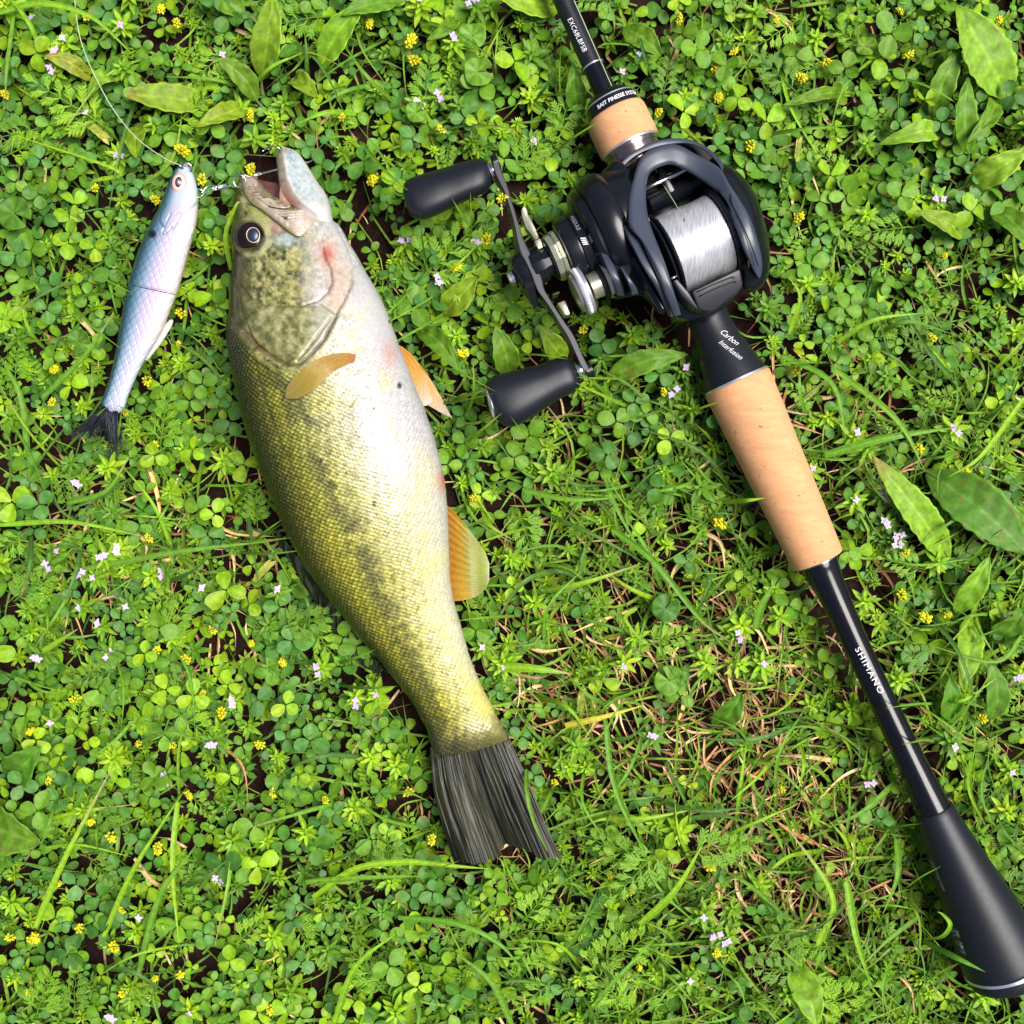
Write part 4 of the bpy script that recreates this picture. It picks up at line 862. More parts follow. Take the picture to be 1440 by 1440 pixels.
# handle
HH = 122
arm_c = [(697, 228), (700, 240), (706, 254), (712, 268), (717, 284), (722, 300), (727, 318), (732, 338), (739, 357), (748, 376), (756, 394), (761, 408), (770, 422), (781, 439), (791, 455), (801, 470), (808, 484), (814, 498), (820, 511), (825, 520)]
arm_w = [9, 9.5, 9, 6.5, 5.5, 6, 6.5, 9, 13, 14.5, 13, 9.5, 7, 6.5, 7.5, 8.5, 9, 8.5, 9, 8]
def build_arm():
    n = 120; c = catmull(arm_c, n); wv = catmull(arm_w, n)[:, 0] / 2 * 1.0; T = np.gradient(c, axis=0); T /= np.linalg.norm(T, axis=1)[:, None]; N = np.stack([T[:, 1], -T[:, 0]], 1)
    N = np.where(N[:, :1] < 0, -N, N)
    rows = []
    for off, dz in ((-1, 12), (-.75, 13.2), (.75, 13.2), (1, 12), (1, -13), (-1, -13)):
        Q = c + N * (wv * off)[:, None]; rows.append(W(Q[:, 0], Q[:, 1], HH + dz))
    skew = c + N * (wv * -1)[:, None]; rows[4] = W(c[:, 0] + N[:, 0] * wv * .2, c[:, 1] + N[:, 1] * wv * .2, HH - 16); rows[5] = W(c[:, 0] - N[:, 0] * wv * 2.3, c[:, 1] - N[:, 1] * wv * 2.3, HH - 16)
    o = grid('handle_arm', np.stack(rows, 1), M_thumb, REEL, cv=True, capu=True); shade(o, 25); o['label'] = 'long thin double handle arm in dark grey metal'
build_arm()
lathe('handle_nut', W(731, 386, HH), bv, [(-13, 3), (-12.5, 8.5), (-11, 9.6), (-7, 10), (-6, 20), (-3, 24), (3, 26), (9, 27), (12, 24)], M_black, REEL, 60)
lathe('nut_cap', W(727, 388, HH), bv, [(-12, 2), (-11.5, 8), (-9, 10.4), (-5, 11), (-4.5, 6)], M_steel, REEL, 40)
lathe('retainer', W(742, 400, HH - 8), bv, [(-8, 18), (-6, 30), (2, 31), (4, 28)], M_rubber, REEL, 5, 1.0, 20)
def knob(SEC):
    L, R, T, s_ = section_samples(SEC, 2.0); ph = np.linspace(0, 2 * math.pi, 48, endpoint=False); q = (1 - np.sign(np.cos(ph)) * np.abs(np.cos(ph)) ** .8) / 2; z = np.sign(np.sin(ph)) * np.abs(np.sin(ph)) ** .8
    px = L[:, None, 0] * (1 - q) + R[:, None, 0] * q; py = L[:, None, 1] * (1 - q) + R[:, None, 1] * q
    return grid('handle_knob', W(px, py, HH - 8 + T[:, None] * z), M_rubber, REEL, cv=True, capu=True)
k1 = knob([((567, 272), (569, 281), 7), ((567, 261), (574, 298), 19), ((573, 253), (583, 307), 26), ((586, 247), (596, 309), 29), ((606, 241), (614, 303), 30), ((630, 234), (638, 291), 29), ((652, 227), (659, 281), 29), ((669, 223), (675, 275), 28), ((681, 224), (686, 268), 24), ((688, 232), (691, 259), 17), ((691, 241), (692, 250), 7)])
k1['label'] = 'upper matt black rubber handle knob'
k2 = knob([((682, 549), (684, 560), 8), ((683, 538), (689, 575), 20), ((690, 531), (700, 591), 28), ((703, 526), (714, 600), 31), ((720, 521), (729, 598), 32), ((740, 517), (748, 587), 31), ((760, 512), (767, 574), 29), ((777, 505), (784, 563), 28), ((793, 501), (800, 555), 27), ((804, 507), (810, 550), 24), ((811, 519), (816, 543), 17), ((815, 528), (817, 536), 7)])
k2['label'] = 'lower matt black rubber handle knob with a silver end cap'
for x, y in ((692.5, 240), (815.5, 521)):
    lathe('knob_collar', W(x, y, HH), bv, [(-5, 8), (-4.5, 11), (-1, 11.5), (0, 9), (4, 9)], M_steel, REEL, 32)
lathe('arm_end', W(697, 229, HH), bv, [(-4, 8), (-3.5, 11), (3, 11), (4, 9)], M_black, REEL, 32)
lathe('arm_end', W(827, 521, HH), bv, [(-4, 8), (-3.5, 11.5), (5, 11.5), (6, 9)], M_black, REEL, 32)
lathe('knob_cap', W(693.5, 569, HH - 8), bv * 1.0 + dv * .18, [(-6.5, 3), (-6, 20), (-4.5, 26), (-2.5, 27.5), (0, 26)], M_steel, REEL, 48, .95)

# ------------------------------------------------------------------ plants
# palettes (albedo)
GREENS = [(.075, .190, .016), (.055, .165, .024), (.105, .235, .014), (.155, .300, .012), (.040, .125, .024), (.060, .180, .045), (.090, .215, .020), (.185, .335, .014)]
def tint(c, r, amt=.18): return np.asarray(c) * np.array([1.42, 1.26, .92]) * (1 + r.uniform(-amt, amt)) * np.array([1 + r.uniform(-.12, .12), 1, 1 + r.uniform(-.2, .2)])
def leaf_arrays(L, wf, nx=4, ny=6, fold=.25, curl=.2, base=(0, 0, 0), az=0.0, pitch=0.2, c=(.06, .15, .02), rib=1.35, roll=0.0, edge=1.0, tipc=None, wave=0.0, thick=0.0):
    """a leaf from base outwards along az; pitch is the rise at the base, curl bends it down"""
    t = np.linspace(0, 1, ny); u = np.linspace(-1, 1, nx + 1); w_ = np.array([wf(a) for a in t])
    ang = pitch - curl * 2 * t; dx = np.cos(ang); dz = np.sin(ang); st = L / (ny - 1)
    X = np.concatenate([[0], np.cumsum(dx[:-1] * st)]); Z = np.concatenate([[0], np.cumsum(dz[:-1] * st)])
    Y = u[None] * w_[:, None]; ZZ = Z[:, None] + fold * np.abs(Y) * (1 + 0 * t[:, None]) + wave * np.sin(t[:, None] * 11 + u[None] * 2) * np.abs(u[None])
    XX = X[:, None] + 0 * Y
    cr, sr = math.cos(roll), math.sin(roll); Y2 = Y * cr - (ZZ - Z[:, None]) * sr; Z2 = Z[:, None] + Y * sr + (ZZ - Z[:, None]) * cr
    ca, sa = math.cos(az), math.sin(az)
    V = np.stack([XX * ca - Y2 * sa, XX * sa + Y2 * ca, Z2], -1) + np.asarray(base, float)
    col_ = np.broadcast_to(np.asarray(c, float), V.shape).copy()
    mid = nx // 2
    if nx % 2 == 0: col_[:, mid] = col_[:, mid] * rib
    col_[:, 0] *= edge; col_[:, -1] *= edge
    if tipc is not None: col_ = mixc(col_, tipc, np.broadcast_to(sstep(t, .7, 1)[:, None], V.shape[:2]))
    return V.reshape(-1, 3), [gfaces(ny, nx + 1)], col_.reshape(-1, 3)
def w_obov(w): return lambda t: w * (math.sin(min(1, t ** 1.25) * math.pi * .93 + .12) ** .62 if 0 < t < 1 else (.12 if t == 0 else .34))
def w_round(w): return lambda t: w * max(.10, math.sqrt(max(0, 1 - (2 * t - 1) ** 2)))
def w_lance(w): return lambda t: w * max(.02, (math.sin(math.pi * t ** .8) ** .8))
def w_blade(w): return lambda t: w * (1 - t ** 2.2) * (.7 + .3 * min(1, t * 6)) + .15
def w_heart(w): return lambda t: w * (math.sin(min(1.0, t * .82 + .06) * math.pi) ** .7) * (0.55 + .6 * t) + .1
def stem_arrays(P, r, c, n=4):
    V, F = tube_arrays(P, r, n, False); return V, F, np.broadcast_to(np.asarray(c, float), (len(V), 3))

def clover_parts(r, size, c, kind=0):
    """three leaflets and a stem, stem foot at origin, top at z~hh"""
    hh = r.uniform(18, 40); lean = (r.uniform(-6, 6), r.uniform(-6, 6)); top = np.array([lean[0], lean[1], hh]); leaves = []
    wf = w_heart if kind == 1 else w_obov
    rot0 = r.uniform(0, 6.28); tilt = r.uniform(-.15, .3)
    for k in range(3):
        az = rot0 + k * 2.094 + r.uniform(-.25, .25); L_ = size * r.uniform(.85, 1.12)
        leaves.append(leaf_arrays(L_, wf(L_ * r.uniform(.40, .50)), 4, 7, r.uniform(.02, .38), r.uniform(-.05, .4), top + np.array([math.cos(az), math.sin(az), 0]) * 1.6, az, tilt + r.uniform(-.1, .25), tint(c, r, .10), 1.22, r.uniform(-.3, .3), edge=r.uniform(.95, 1.15)))
    st = stem_arrays(catmull([(lean[1], -lean[0], -38), (lean[0] * .3, lean[1] * .3, hh * .4), tuple(top)], 6), .9, np.asarray(c) * [1.3, 1.15, .9])
    return leaves, st
def whorl_arrays(r, size, c, layers=3):
    parts = []; z = r.uniform(10, 24); lx, ly = r.uniform(-5, 5), r.uniform(-5, 5)
    for l in range(layers):
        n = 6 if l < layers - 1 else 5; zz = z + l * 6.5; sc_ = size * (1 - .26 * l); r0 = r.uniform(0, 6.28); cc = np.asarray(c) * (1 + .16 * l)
        for k in range(n):
            az = r0 + k * 2 * math.pi / n + r.uniform(-.15, .15)
            parts.append(leaf_arrays(sc_ * r.uniform(.85, 1.15), w_lance(sc_ * .17), 2, 6, .35, r.uniform(.0, .3), (lx * l / layers + math.cos(az) * .8, ly * l / layers + math.sin(az) * .8, zz), az, .25 + .35 * l * .6, tint(cc, r, .08), 1.25))
    parts.append(stem_arrays(catmull([(ly, -lx, -34), (0, 0, z * .5), (lx * .6, ly * .6, z + 6 * layers)], 5), 1.0, np.asarray(c) * 1.1))
    V, F, C = join(parts); return V, F, C, np.array([lx * .7, ly * .7, z + 6.5 * (layers - 1) + 6])
def feather_arrays(r, L, c):
    """a finely divided leaf: rachis with side fronds, each frond with narrow lobes"""
    parts = []; n = 5; curl = r.uniform(.05, .5); z0 = r.uniform(18, 34)
    pts = [np.array([L * t, r.uniform(-2, 2) * t, z0 + 18 * t - 34 * curl * t * t]) for t in np.linspace(0, 1, 9)]
    parts.append(stem_arrays([(-6, 0, -5)] + [tuple(p) for p in pts], [1.3] + list(np.linspace(1.2, .5, 9)), np.asarray(c) * 1.15))
    for i in range(1, n + 2):
        t = .18 + .80 * (i - 1) / n; p = pts[min(8, int(t * 8))] * (1 - (t * 8 % 1)) + pts[min(8, int(t * 8) + 1)] * (t * 8 % 1)
        for sgn in ((-1, 1) if i < n + 1 else (0,)):
            fl = L * (.46 * (1 - .62 * t)) * r.uniform(.85, 1.1) if sgn else L * .22
            az = sgn * (1.05 - .35 * t) + r.uniform(-.08, .08); d = np.array([math.cos(az), math.sin(az), .12])
            m = 3 if fl > 13 else 2
            for j in range(m + 1):
                q = p + d * fl * (.30 + .62 * j / (m + 1)); ll = fl * (.44 - .06 * j)
                for sg in (-1, 1):
                    parts.append(leaf_arrays(ll, w_lance(max(1.1, fl * .05)), 2, 4, .3, .25, q, az + sg * r.uniform(.45, .75), .12, tint(c, r, .1), 1.12))
            parts.append(leaf_arrays(fl * 1.08, w_lance(max(1.2, fl * .055)), 2, 5, .3, .25, p, az, .2, tint(c, r, .1), 1.15))
    return join(parts)
def blade_arrays(P, wd, c, twist=0.0, ny=14, tipc=None, vfold=.35):
    """a grass blade along a 3-D polyline"""
    Q = catmull(P, ny); T = np.gradient(Q, axis=0); T /= np.linalg.norm(T, axis=1)[:, None] + 1e-9
    N = np.cross(T, [0, 0, 1.0]); nn = np.linalg.norm(N, axis=1)[:, None]; N = np.where(nn > .05, N / (nn + 1e-9), np.array([1.0, 0, 0])); B = np.cross(N, T)
    t = np.linspace(0, 1, ny); w_ = np.array([w_blade(wd / 2)(a) for a in t]); a = twist * t
    D = N * np.cos(a)[:, None] + B * np.sin(a)[:, None]; U = -N * np.sin(a)[:, None] + B * np.cos(a)[:, None]
    V = np.stack([Q + D * (w_ * u)[:, None] + U * (w_ * abs(u) * vfold)[:, None] for u in (-1, -.45, 0, .45, 1)], 1)
    C = np.broadcast_to(np.asarray(c, float), V.shape).copy(); C[:, 2] *= 1.28; C[:, 1] *= .96
    if tipc is not None: C = mixc(C, tipc, np.broadcast_to(sstep(t, .6, .95)[:, None], V.shape[:2]))
    return V.reshape(-1, 3), [gfaces(ny, 5)], C.reshape(-1, 3)
def flower_head_arrays(r, R=6.5):
    """domed cluster of tiny keeled florets"""
    parts = []; n = r.choice([13, 17, 22]); ex = r.uniform(.75, 1.35)
    for i in range(n):
        z = 1 - (i + .5) / n * 1.25; a = i * 2.4; s_ = math.sqrt(max(0, 1 - z * z)); d = np.array([s_ * math.cos(a) * ex, s_ * math.sin(a) / ex, z * .9]) * r.uniform(.8, 1.12)
        c = np.array([.78, .70, .02]) * r.uniform(.75, 1.05) if r.random() > .25 else np.array([.45, .50, .04])
        th = np.linspace(0, math.pi, 4); ph = np.linspace(0, 2 * math.pi, 5, endpoint=False)
        S_ = np.stack([np.sin(th)[:, None] * np.cos(ph), np.sin(th)[:, None] * np.sin(ph), np.cos(th)[:, None] + 0 * ph], -1) * R * .27 * r.uniform(.8, 1.25)
        V = S_ * [1, 1, 1] + d * R * .78 + d * (S_ @ d)[..., None] * .55
        parts.append((V.reshape(-1, 3), [gfaces(4, 5, False, True)], c))
    return join(parts)
def pink_flower_arrays(r, n=2, R=5.8):
    parts = []
    for k in range(n):
        ox, oy = (0, 0) if n == 1 else (r.uniform(-6, 6), r.uniform(-6, 6)); oz = r.uniform(-2, 3); tx = r.uniform(-.5, .5); base = np.array([r.uniform(.52, .66), r.uniform(.36, .50), r.uniform(.62, .74)])
        r0 = r.uniform(0, 6)
        for j in range(4): parts.append(leaf_arrays(R * r.uniform(.85, 1.1), w_lance(R * .34), 2, 4, .2, .1, (ox, oy, oz), r0 + j * 1.571 + r.uniform(-.1, .1), .25 + tx * math.cos(j), base, 1.0))
        th = np.linspace(0, math.pi, 4); ph = np.linspace(0, 2 * math.pi, 5, endpoint=False)
        V = np.stack([np.sin(th)[:, None] * np.cos(ph), np.sin(th)[:, None] * np.sin(ph), np.cos(th)[:, None] + 0 * ph], -1) * 1.1 + [ox, oy, oz + 1]
        parts.append((V.reshape(-1, 3), [gfaces(4, 5, False, True)], (.75, .72, .6)))
    return join(parts)

# where things lie: plants keep out of what stands on them
FISH_P = [(338, 240), (400, 205), (470, 290), (520, 380), (575, 520), (612, 605), (632, 690), (690, 790), (690, 830), (640, 850), (672, 950), (715, 1030), (790, 1210), (640, 1220), (600, 1060), (540, 955), (430, 820), (345, 640), (320, 470), (322, 330)]
LURE_P = [(250, 228), (272, 235), (282, 300), (250, 420), (205, 510), (176, 585), (138, 575), (160, 470), (182, 380), (228, 270)]
ROD_P = [(772, -200), (830, 130), (850, 230), (800, 270), (790, 310), (835, 430), (930, 470), (975, 500), (1105, 805), (1215, 1000), (1290, 1150), (1345, 1372), (1460, 1345), (1342, 1130), (1255, 980), (1190, 780), (1085, 515), (1035, 440), (1085, 400), (1080, 300), (1010, 210), (925, 180), (900, 130), (760, -200)]
ROD_P = [(700, -200), (778, 0), (822, 130), (840, 235), (800, 270), (790, 310), (835, 430), (930, 470), (975, 500), (1105, 805), (1215, 1000), (1290, 1150), (1350, 1378), (1460, 1345), (1342, 1130), (1250, 980), (1190, 780), (1085, 515), (1035, 440), (1085, 400), (1080, 300), (1010, 210), (925, 180), (895, 130), (812, 0), (730, -200)]
K1_P = [(562, 268), (568, 252), (683, 220), (700, 236), (692, 268), (600, 314), (574, 306)]
K2_P = [(676, 545), (700, 524), (800, 496), (826, 530), (812, 556), (716, 606), (694, 590)]
ARM_P = [(690, 225), (708, 222), (765, 330), (835, 400), (830, 450), (800, 440), (832, 520), (815, 525), (715, 400), (722, 340)]
POLYS = [FISH_P, LURE_P, ROD_P, K1_P, K2_P, ARM_P]
_gx = np.arange(-300, 1760, 5.0); _GX, _GY = np.meshgrid(_gx, _gx, indexing='ij')
_D = np.full(_GX.shape, 1e9)
for _P in POLYS:
    _d = dpoly(_GX, _GY, _P + _P[:1])[0]; _D = np.minimum(_D, np.where(inpoly(_GX, _GY, _P), -_d, _d))
def look(A, x, y):
    fx = np.clip((np.asarray(x, float) + 300) / 5, 0, len(_gx) - 1.001); fy = np.clip((np.asarray(y, float) + 300) / 5, 0, len(_gx) - 1.001); i = np.floor(fx).astype(int); j = np.floor(fy).astype(int); fx = fx - i; fy = fy - j
    return A[i, j] * (1 - fx) * (1 - fy) + A[i + 1, j] * fx * (1 - fy) + A[i, j + 1] * (1 - fx) * fy + A[i + 1, j + 1] * fx * fy
def blocked(x, y, m=0): return np.atleast_1d(look(_D, x, y)) < m
def blocked_slow(x, y, m=0):
    x = np.atleast_1d(np.asarray(x, float)); y = np.atleast_1d(np.asarray(y, float)); r = np.zeros(x.shape, bool)
    for P in POLYS:
        r |= inpoly(x, y, P)
        if m: r |= dpoly(x, y, P + P[:1])[0] < m
    return r
def strawness(x, y):   # how bare and straw covered: highest in the lower middle right
    a = np.exp(-(((x - 930) / 230) ** 2 + ((y - 960) / 150) ** 2)); b = np.exp(-(((x - 1120) / 170) ** 2 + ((y - 1180) / 190) ** 2)); c = .45 * np.exp(-(((x - 200) / 190) ** 2 + ((y - 770) / 110) ** 2)); d = .4 * np.exp(-(((x - 1160) / 180) ** 2 + ((y - 620) / 130) ** 2)) + .35 * np.exp(-(((x - 800) / 90) ** 2 + ((y - 760) / 90) ** 2))
    e = .45 * np.exp(-(((x - 620) / 120) ** 2 + ((y - 1180) / 80) ** 2)); return np.clip(a + b + c + d + e, 0, 1)
def ground_z(x, y): return look(_GZ, x, y)
def ground_z_slow(x, y):
    X = (x - 720); Y = (720 - y); return -56 + 62 * fbm(X / 90, Y / 90, 3, 5) + 6 * fbm(X / 14, Y / 14, 9, 3)
_GZ = ground_z_slow(_GX, _GY); _ST = strawness(_GX, _GY)
_NF = {(k, sc_): fbm(_GX / sc_, _GY / sc_, k) for k, sc_ in ((71, 120), (71, 130), (75, 90), (78, 90), (75, 100), (95, 110))}
patch = lambda x, y: min(1.15, max(.34, (nf_(71, 120, x, y) - .30) * 3.2))
def nf_(k, sc_, x, y): return float(look(_NF[(k, sc_)], x, y))
_GR = np.clip(sstep(_GX, 640, 800) * sstep(_GY, 470, 620) + .8 * np.exp(-(((_GX - 180) / 190) ** 2 + ((_GY - 760) / 120) ** 2)) + .6 * np.exp(-(((_GX - 620) / 130) ** 2 + ((_GY - 1350) / 110) ** 2)), 0, 1)
grassy = lambda x, y: float(look(_GR, x, y))
strawness = lambda x, y: float(look(_ST, x, y))
PR = random.Random(11)
def scatter(n, dens, m=0, lo=-230, hi=1670, mind=0):
    out = []; g = {}
    tries = 0
    while len(out) < n and tries < n * 60:
        tries += 1; x = PR.uniform(lo, hi); y = PR.uniform(lo, hi)
        if PR.random() > dens(x, y): continue
        if m is not None and blocked(x, y, m)[0]: continue
        if mind:
            gx, gy = int(x // mind), int(y // mind)
            if any((x - a) ** 2 + (y - b) ** 2 < mind * mind for i in (-1, 0, 1) for j in (-1, 0, 1) for a, b in g.get((gx + i, gy + j), ())): continue
            g.setdefault((gx, gy), []).append((x, y))
        out.append((x, y))
    return out
def place(V, az, s, pos, tilt=(0, 0)):
    ca, sa = math.cos(az) * s, math.sin(az) * s; R_ = np.array([[ca, -sa, 0], [sa, ca, 0], [0, 0, s]]); T = V @ R_.T
    T = T + np.stack([T[:, 2] * tilt[0], T[:, 2] * tilt[1], 0 * T[:, 2] - T[:, 0] * tilt[0] * .6 - T[:, 1] * tilt[1] * .6], -1)
    return T + np.asarray(pos)

# ---- prototypes
def clover_mix(x, y):      # which greens prevail where
    return 3 if PR.random() < .16 else (7 if PR.random() < .06 else PR.choice([0, 0, 1, 2, 4, 4, 5, 5, 6, 6, 1]))
CL_PROTO = []
for i in range(40):
    r = random.Random(100 + i); ci = [0, 1, 2, 3, 4, 5, 6, 7][i % 8]; CL_PROTO.append((ci, clover_parts(r, r.uniform(17, 26) if ci != 3 else r.uniform(20, 28), GREENS[ci], 1 if (ci in (3, 7) and i % 16 >= 8) else 0)))
LOW_PROTO = []
for i in range(36):
    r = random.Random(1200 + i); ci = i % 8; c0_ = GREENS[ci]; L_ = r.uniform(15, 26); hh = r.uniform(14, 30); pts_ = []
    r0 = r.uniform(0, 6.28)
    for k in range(3):
        az = r0 + k * 2.094 + r.uniform(-.3, .3); l2 = L_ * r.uniform(.8, 1.12)
        pts_.append(leaf_arrays(l2, (w_heart if ci in (3, 7) else w_obov)(l2 * r.uniform(.36, .48)), 2, 6, r.uniform(.05, .45), r.uniform(-.1, .5), (math.cos(az) * 1.5, math.sin(az) * 1.5, hh), az, r.uniform(-.2, .45), tint(c0_, r, .12), 1.2, r.uniform(-.45, .45), tipc=(.30, .24, .06) if r.random() < .05 else None))
    pts_.append(stem_arrays(catmull([(r.uniform(-8, 8), r.uniform(-8, 8), -30), (0, 0, hh * .4), (0, 0, hh)], 4), .9, np.asarray(c0_) * 1.2, 3)); LOW_PROTO.append((ci, join(pts_)))
WH_PROTO = []
for i in range(14):
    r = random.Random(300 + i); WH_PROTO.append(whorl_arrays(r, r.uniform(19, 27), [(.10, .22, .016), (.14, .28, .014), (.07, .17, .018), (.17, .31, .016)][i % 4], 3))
FE_PROTO = [feather_arrays(random.Random(500 + i), 80, [(.105, .245, .016), (.135, .285, .014), (.075, .18, .018)][i % 3]) for i in range(9)]

def stuff(name, label, parts, m):
    V, F, C = join(parts); o = mesh(name, V, F, m, None, C); o['kind'] = 'stuff'; o['label'] = label; return o
# ---- low layer: clover, madder and blades beneath (ground cover nobody could count)
def low_cover():
    parts = []
    for x, y in scatter(7200, lambda x, y: (1 - .85 * strawness(x, y)) * (1 - .55 * grassy(x, y)) * patch(x, y), -4, mind=7):
        ci, (V, F, C) = PR.choice(LOW_PROTO)
        lime = nf_(78, 90, x, y)
        if ci in (3, 7, 2) and PR.random() > (lime - .36) * 4: continue
        if ci in (4, 5) and lime > .58: continue
        pz = nf_(75, 100, x, y); s = PR.uniform(.5, 1.05) * (.62 + .7 * pz); z = float(ground_z(x, y)) + PR.uniform(-8, 30)
        parts.append((place(V, PR.uniform(0, 6.28), s, W(x, y, z), (PR.uniform(-.35, .35), PR.uniform(-.35, .35))), F, C))
    stuff('clover_cover', 'low layer of small dark clover leaves growing between the larger plants', parts, M_leaf)
    parts = []
    for x, y in scatter(2500, lambda x, y: (1 - .72 * strawness(x, y)) * (1.25 - .95 * patch(x, y)) * (.6 + .4 * grassy(x, y)), -3, mind=9):
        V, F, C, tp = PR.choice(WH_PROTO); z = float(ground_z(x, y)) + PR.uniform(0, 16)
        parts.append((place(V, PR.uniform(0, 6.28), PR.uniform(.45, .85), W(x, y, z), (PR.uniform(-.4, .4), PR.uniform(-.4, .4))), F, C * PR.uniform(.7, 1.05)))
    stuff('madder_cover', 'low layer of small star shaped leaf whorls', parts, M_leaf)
    parts = []
    for x, y in scatter(3900, lambda x, y: (1 - .5 * strawness(x, y)) * (.25 + .5 * nf_(78, 90, x, y) + .2 * strawness(x, y)) * (.4 + .6 * grassy(x, y)), 0):
        a = PR.uniform(0, 6.28); L_ = PR.uniform(45, 150); z = float(ground_z(x, y)) + 4; b = PR.uniform(-.4, .4)
        h2 = z + PR.uniform(10, 34); h3 = z + PR.uniform(2, 36)
        gg = 1 + .9 * grassy(x, y); h2 = z + (h2 - z) * gg; h3 = z + (h3 - z) * gg
        P = [W(x, y, z), W(x + math.cos(a) * L_ * .5, y + math.sin(a) * L_ * .5, h2), W(x + math.cos(a + b) * L_, y + math.sin(a + b) * L_, h3)]
        if blocked(x + math.cos(a + b) * L_, y + math.sin(a + b) * L_)[0] or blocked(x + math.cos(a) * L_ * .5, y + math.sin(a) * L_ * .5)[0]:
            P = [p * [1, 1, .55] for p in P]
        parts.append(blade_arrays(P, PR.uniform(1.4, 5.5), tint(PR.choice([(.09, .21, .018), (.06, .155, .02), (.13, .25, .025)]), PR, .2), PR.uniform(-1, 1), 9, tipc=(.30, .24, .10) if PR.random() < .12 else None))
    parts2 = []
    for x, y in scatter(400, lambda x, y: (1 - .85 * strawness(x, y)) * (.4 + .6 * grassy(x, y)), 6):
        V, F, C = PR.choice(FE_PROTO); z = float(ground_z(x, y)) + PR.uniform(-4, 18)
        parts2.append((place(V, PR.uniform(0, 6.28), PR.uniform(.35, .75), W(x, y, z), (PR.uniform(-.25, .25), PR.uniform(-.25, .25))), F, C))
    stuff('feathery_cover', 'low layer of finely divided feathery leaves', parts2, M_leaf)
    stuff('grass_cover', 'low mat of thin green grass blades', parts, M_leaf)
    parts = []
    for x, y in scatter(2900, lambda x, y: .06 + 1.0 * strawness(x, y) + .07 * grassy(x, y), None):
        a = PR.uniform(0, 6.28) if PR.random() < .6 else PR.gauss(.9, .5); L_ = PR.uniform(14, 85); z = float(ground_z(x, y)) + PR.uniform(0, 16); b = PR.uniform(-.35, .35)
        P = [W(x, y, z), W(x + math.cos(a) * L_ * .5, y + math.sin(a) * L_ * .5, z + PR.uniform(0, 14)), W(x + math.cos(a + b) * L_, y + math.sin(a + b) * L_, z + PR.uniform(-2, 8))]
        c = PR.choice([(.38, .26, .16), (.48, .36, .23), (.22, .12, .075), (.14, .06, .035), (.54, .43, .28), (.30, .18, .11)])
        parts.append(blade_arrays(P, PR.uniform(1.2, 4.2), tint(c, PR, .25), PR.uniform(-2, 2), 7, vfold=.5))
    stuff('dead_grass_litter', 'mat of dry tan and brown grass litter on the soil', parts, M_straw)
low_cover()

# ---- landmarks for telling plants apart
LM = [('lure head', 258, 235), ('lure tail', 140, 612), ('middle of the lure', 215, 400), ('bass mouth', 370, 230), ('bass dorsal fin', 425, 860), ('bass anal fin', 692, 795), ('bass tail fin', 700, 1215), ('bass pelvic fins', 632, 580),
      ('upper reel knob', 600, 250), ('lower reel knob', 720, 575), ('upper rod lettering', 812, 48), ('reel side plate', 1085, 310), ('long cork grip', 1060, 690), ('maker name on the rod', 1225, 940), ('rubber butt', 1330, 1290),
      ('bottom left corner', 0, 1440), ('top left corner', 0, 0), ('top right corner', 1440, 0), ('middle of the left edge', 0, 720), ('middle of the bottom edge', 680, 1440), ('middle of the right edge', 1440, 700), ('bare straw patch', 930, 960), ('middle of the top edge', 560, 0), ('lower part of the right edge', 1440, 1020), ('lower left quarter centre', 230, 1180)]
ORDN = ['nearest', 'second nearest', 'third nearest', 'fourth nearest', 'fifth nearest', 'sixth nearest', 'seventh nearest', 'eighth nearest', 'ninth nearest', 'tenth nearest', 'eleventh nearest', 'twelfth nearest']
def label_all(items, noun, plural, cat, most=11):
    """items: [(object, x, y)]"""
    by = {}
    for o, x, y in items:
        k = min(range(len(LM)), key=lambda i: (LM[i][1] - x) ** 2 + (LM[i][2] - y) ** 2); by.setdefault(k, []).append(((LM[k][1] - x) ** 2 + (LM[k][2] - y) ** 2, o))
    for k, l in by.items():
        l.sort(key=lambda t: t[0])
        for i, (_, o) in enumerate(l):
            if i < most: o['label'] = f'{noun}, {ORDN[i]} to the {LM[k][0]}'; o['group'] = plural
            else: o['label'] = f'{noun}, farther round the {LM[k][0]}'; o['group'] = f'{plural} round the {LM[k][0]}'
            o['category'] = cat
def top_level(o, loc, rz=0.0, s=1.0, tilt=(0, 0)):
    o.location = [float(c) * S for c in loc]; o.rotation_euler = (tilt[0], tilt[1], rz); o.scale = (s, s, s)
def copy_tree(o, parent=None):
    c = o.copy(); col.objects.link(c)
    if parent is not None: c.parent = parent
    for ch in KIDS.get(o.name.split('#')[0], []): copy_tree(ch, c)
    return c
KIDS = {}

# ---- clover sprigs, each its own thing (> leaflet x3, stem)
PROTO_C = []
for ci, (lv, st) in CL_PROTO:
    root = bpy.data.objects.new('clover_sprig', None); root.empty_display_size = .003
    kids = [bpy.data.objects.new('leaflet', raw_mesh('leaflet', V, F, M_leaf, C)) for V, F, C in lv] + [bpy.data.objects.new('stem', raw_mesh('stem', *st[:2], M_leaf, st[2]))]
    PROTO_C.append((ci, root, kids))
def add_clover(x, y, z, s, proto, rz=None, tilt=None):
    ci, root, kids = proto; o = root.copy(); col.objects.link(o)
    top_level(o, W(x, y, z), PR.uniform(0, 6.28) if rz is None else rz, s, (PR.uniform(-.3, .3), PR.uniform(-.3, .3)) if tilt is None else tilt)
    for k in kids:
        c = k.copy(); col.objects.link(c); c.parent = o
    return o
items = {'bright lime green': [], 'blue green': [], 'mid green': []}
_used = []
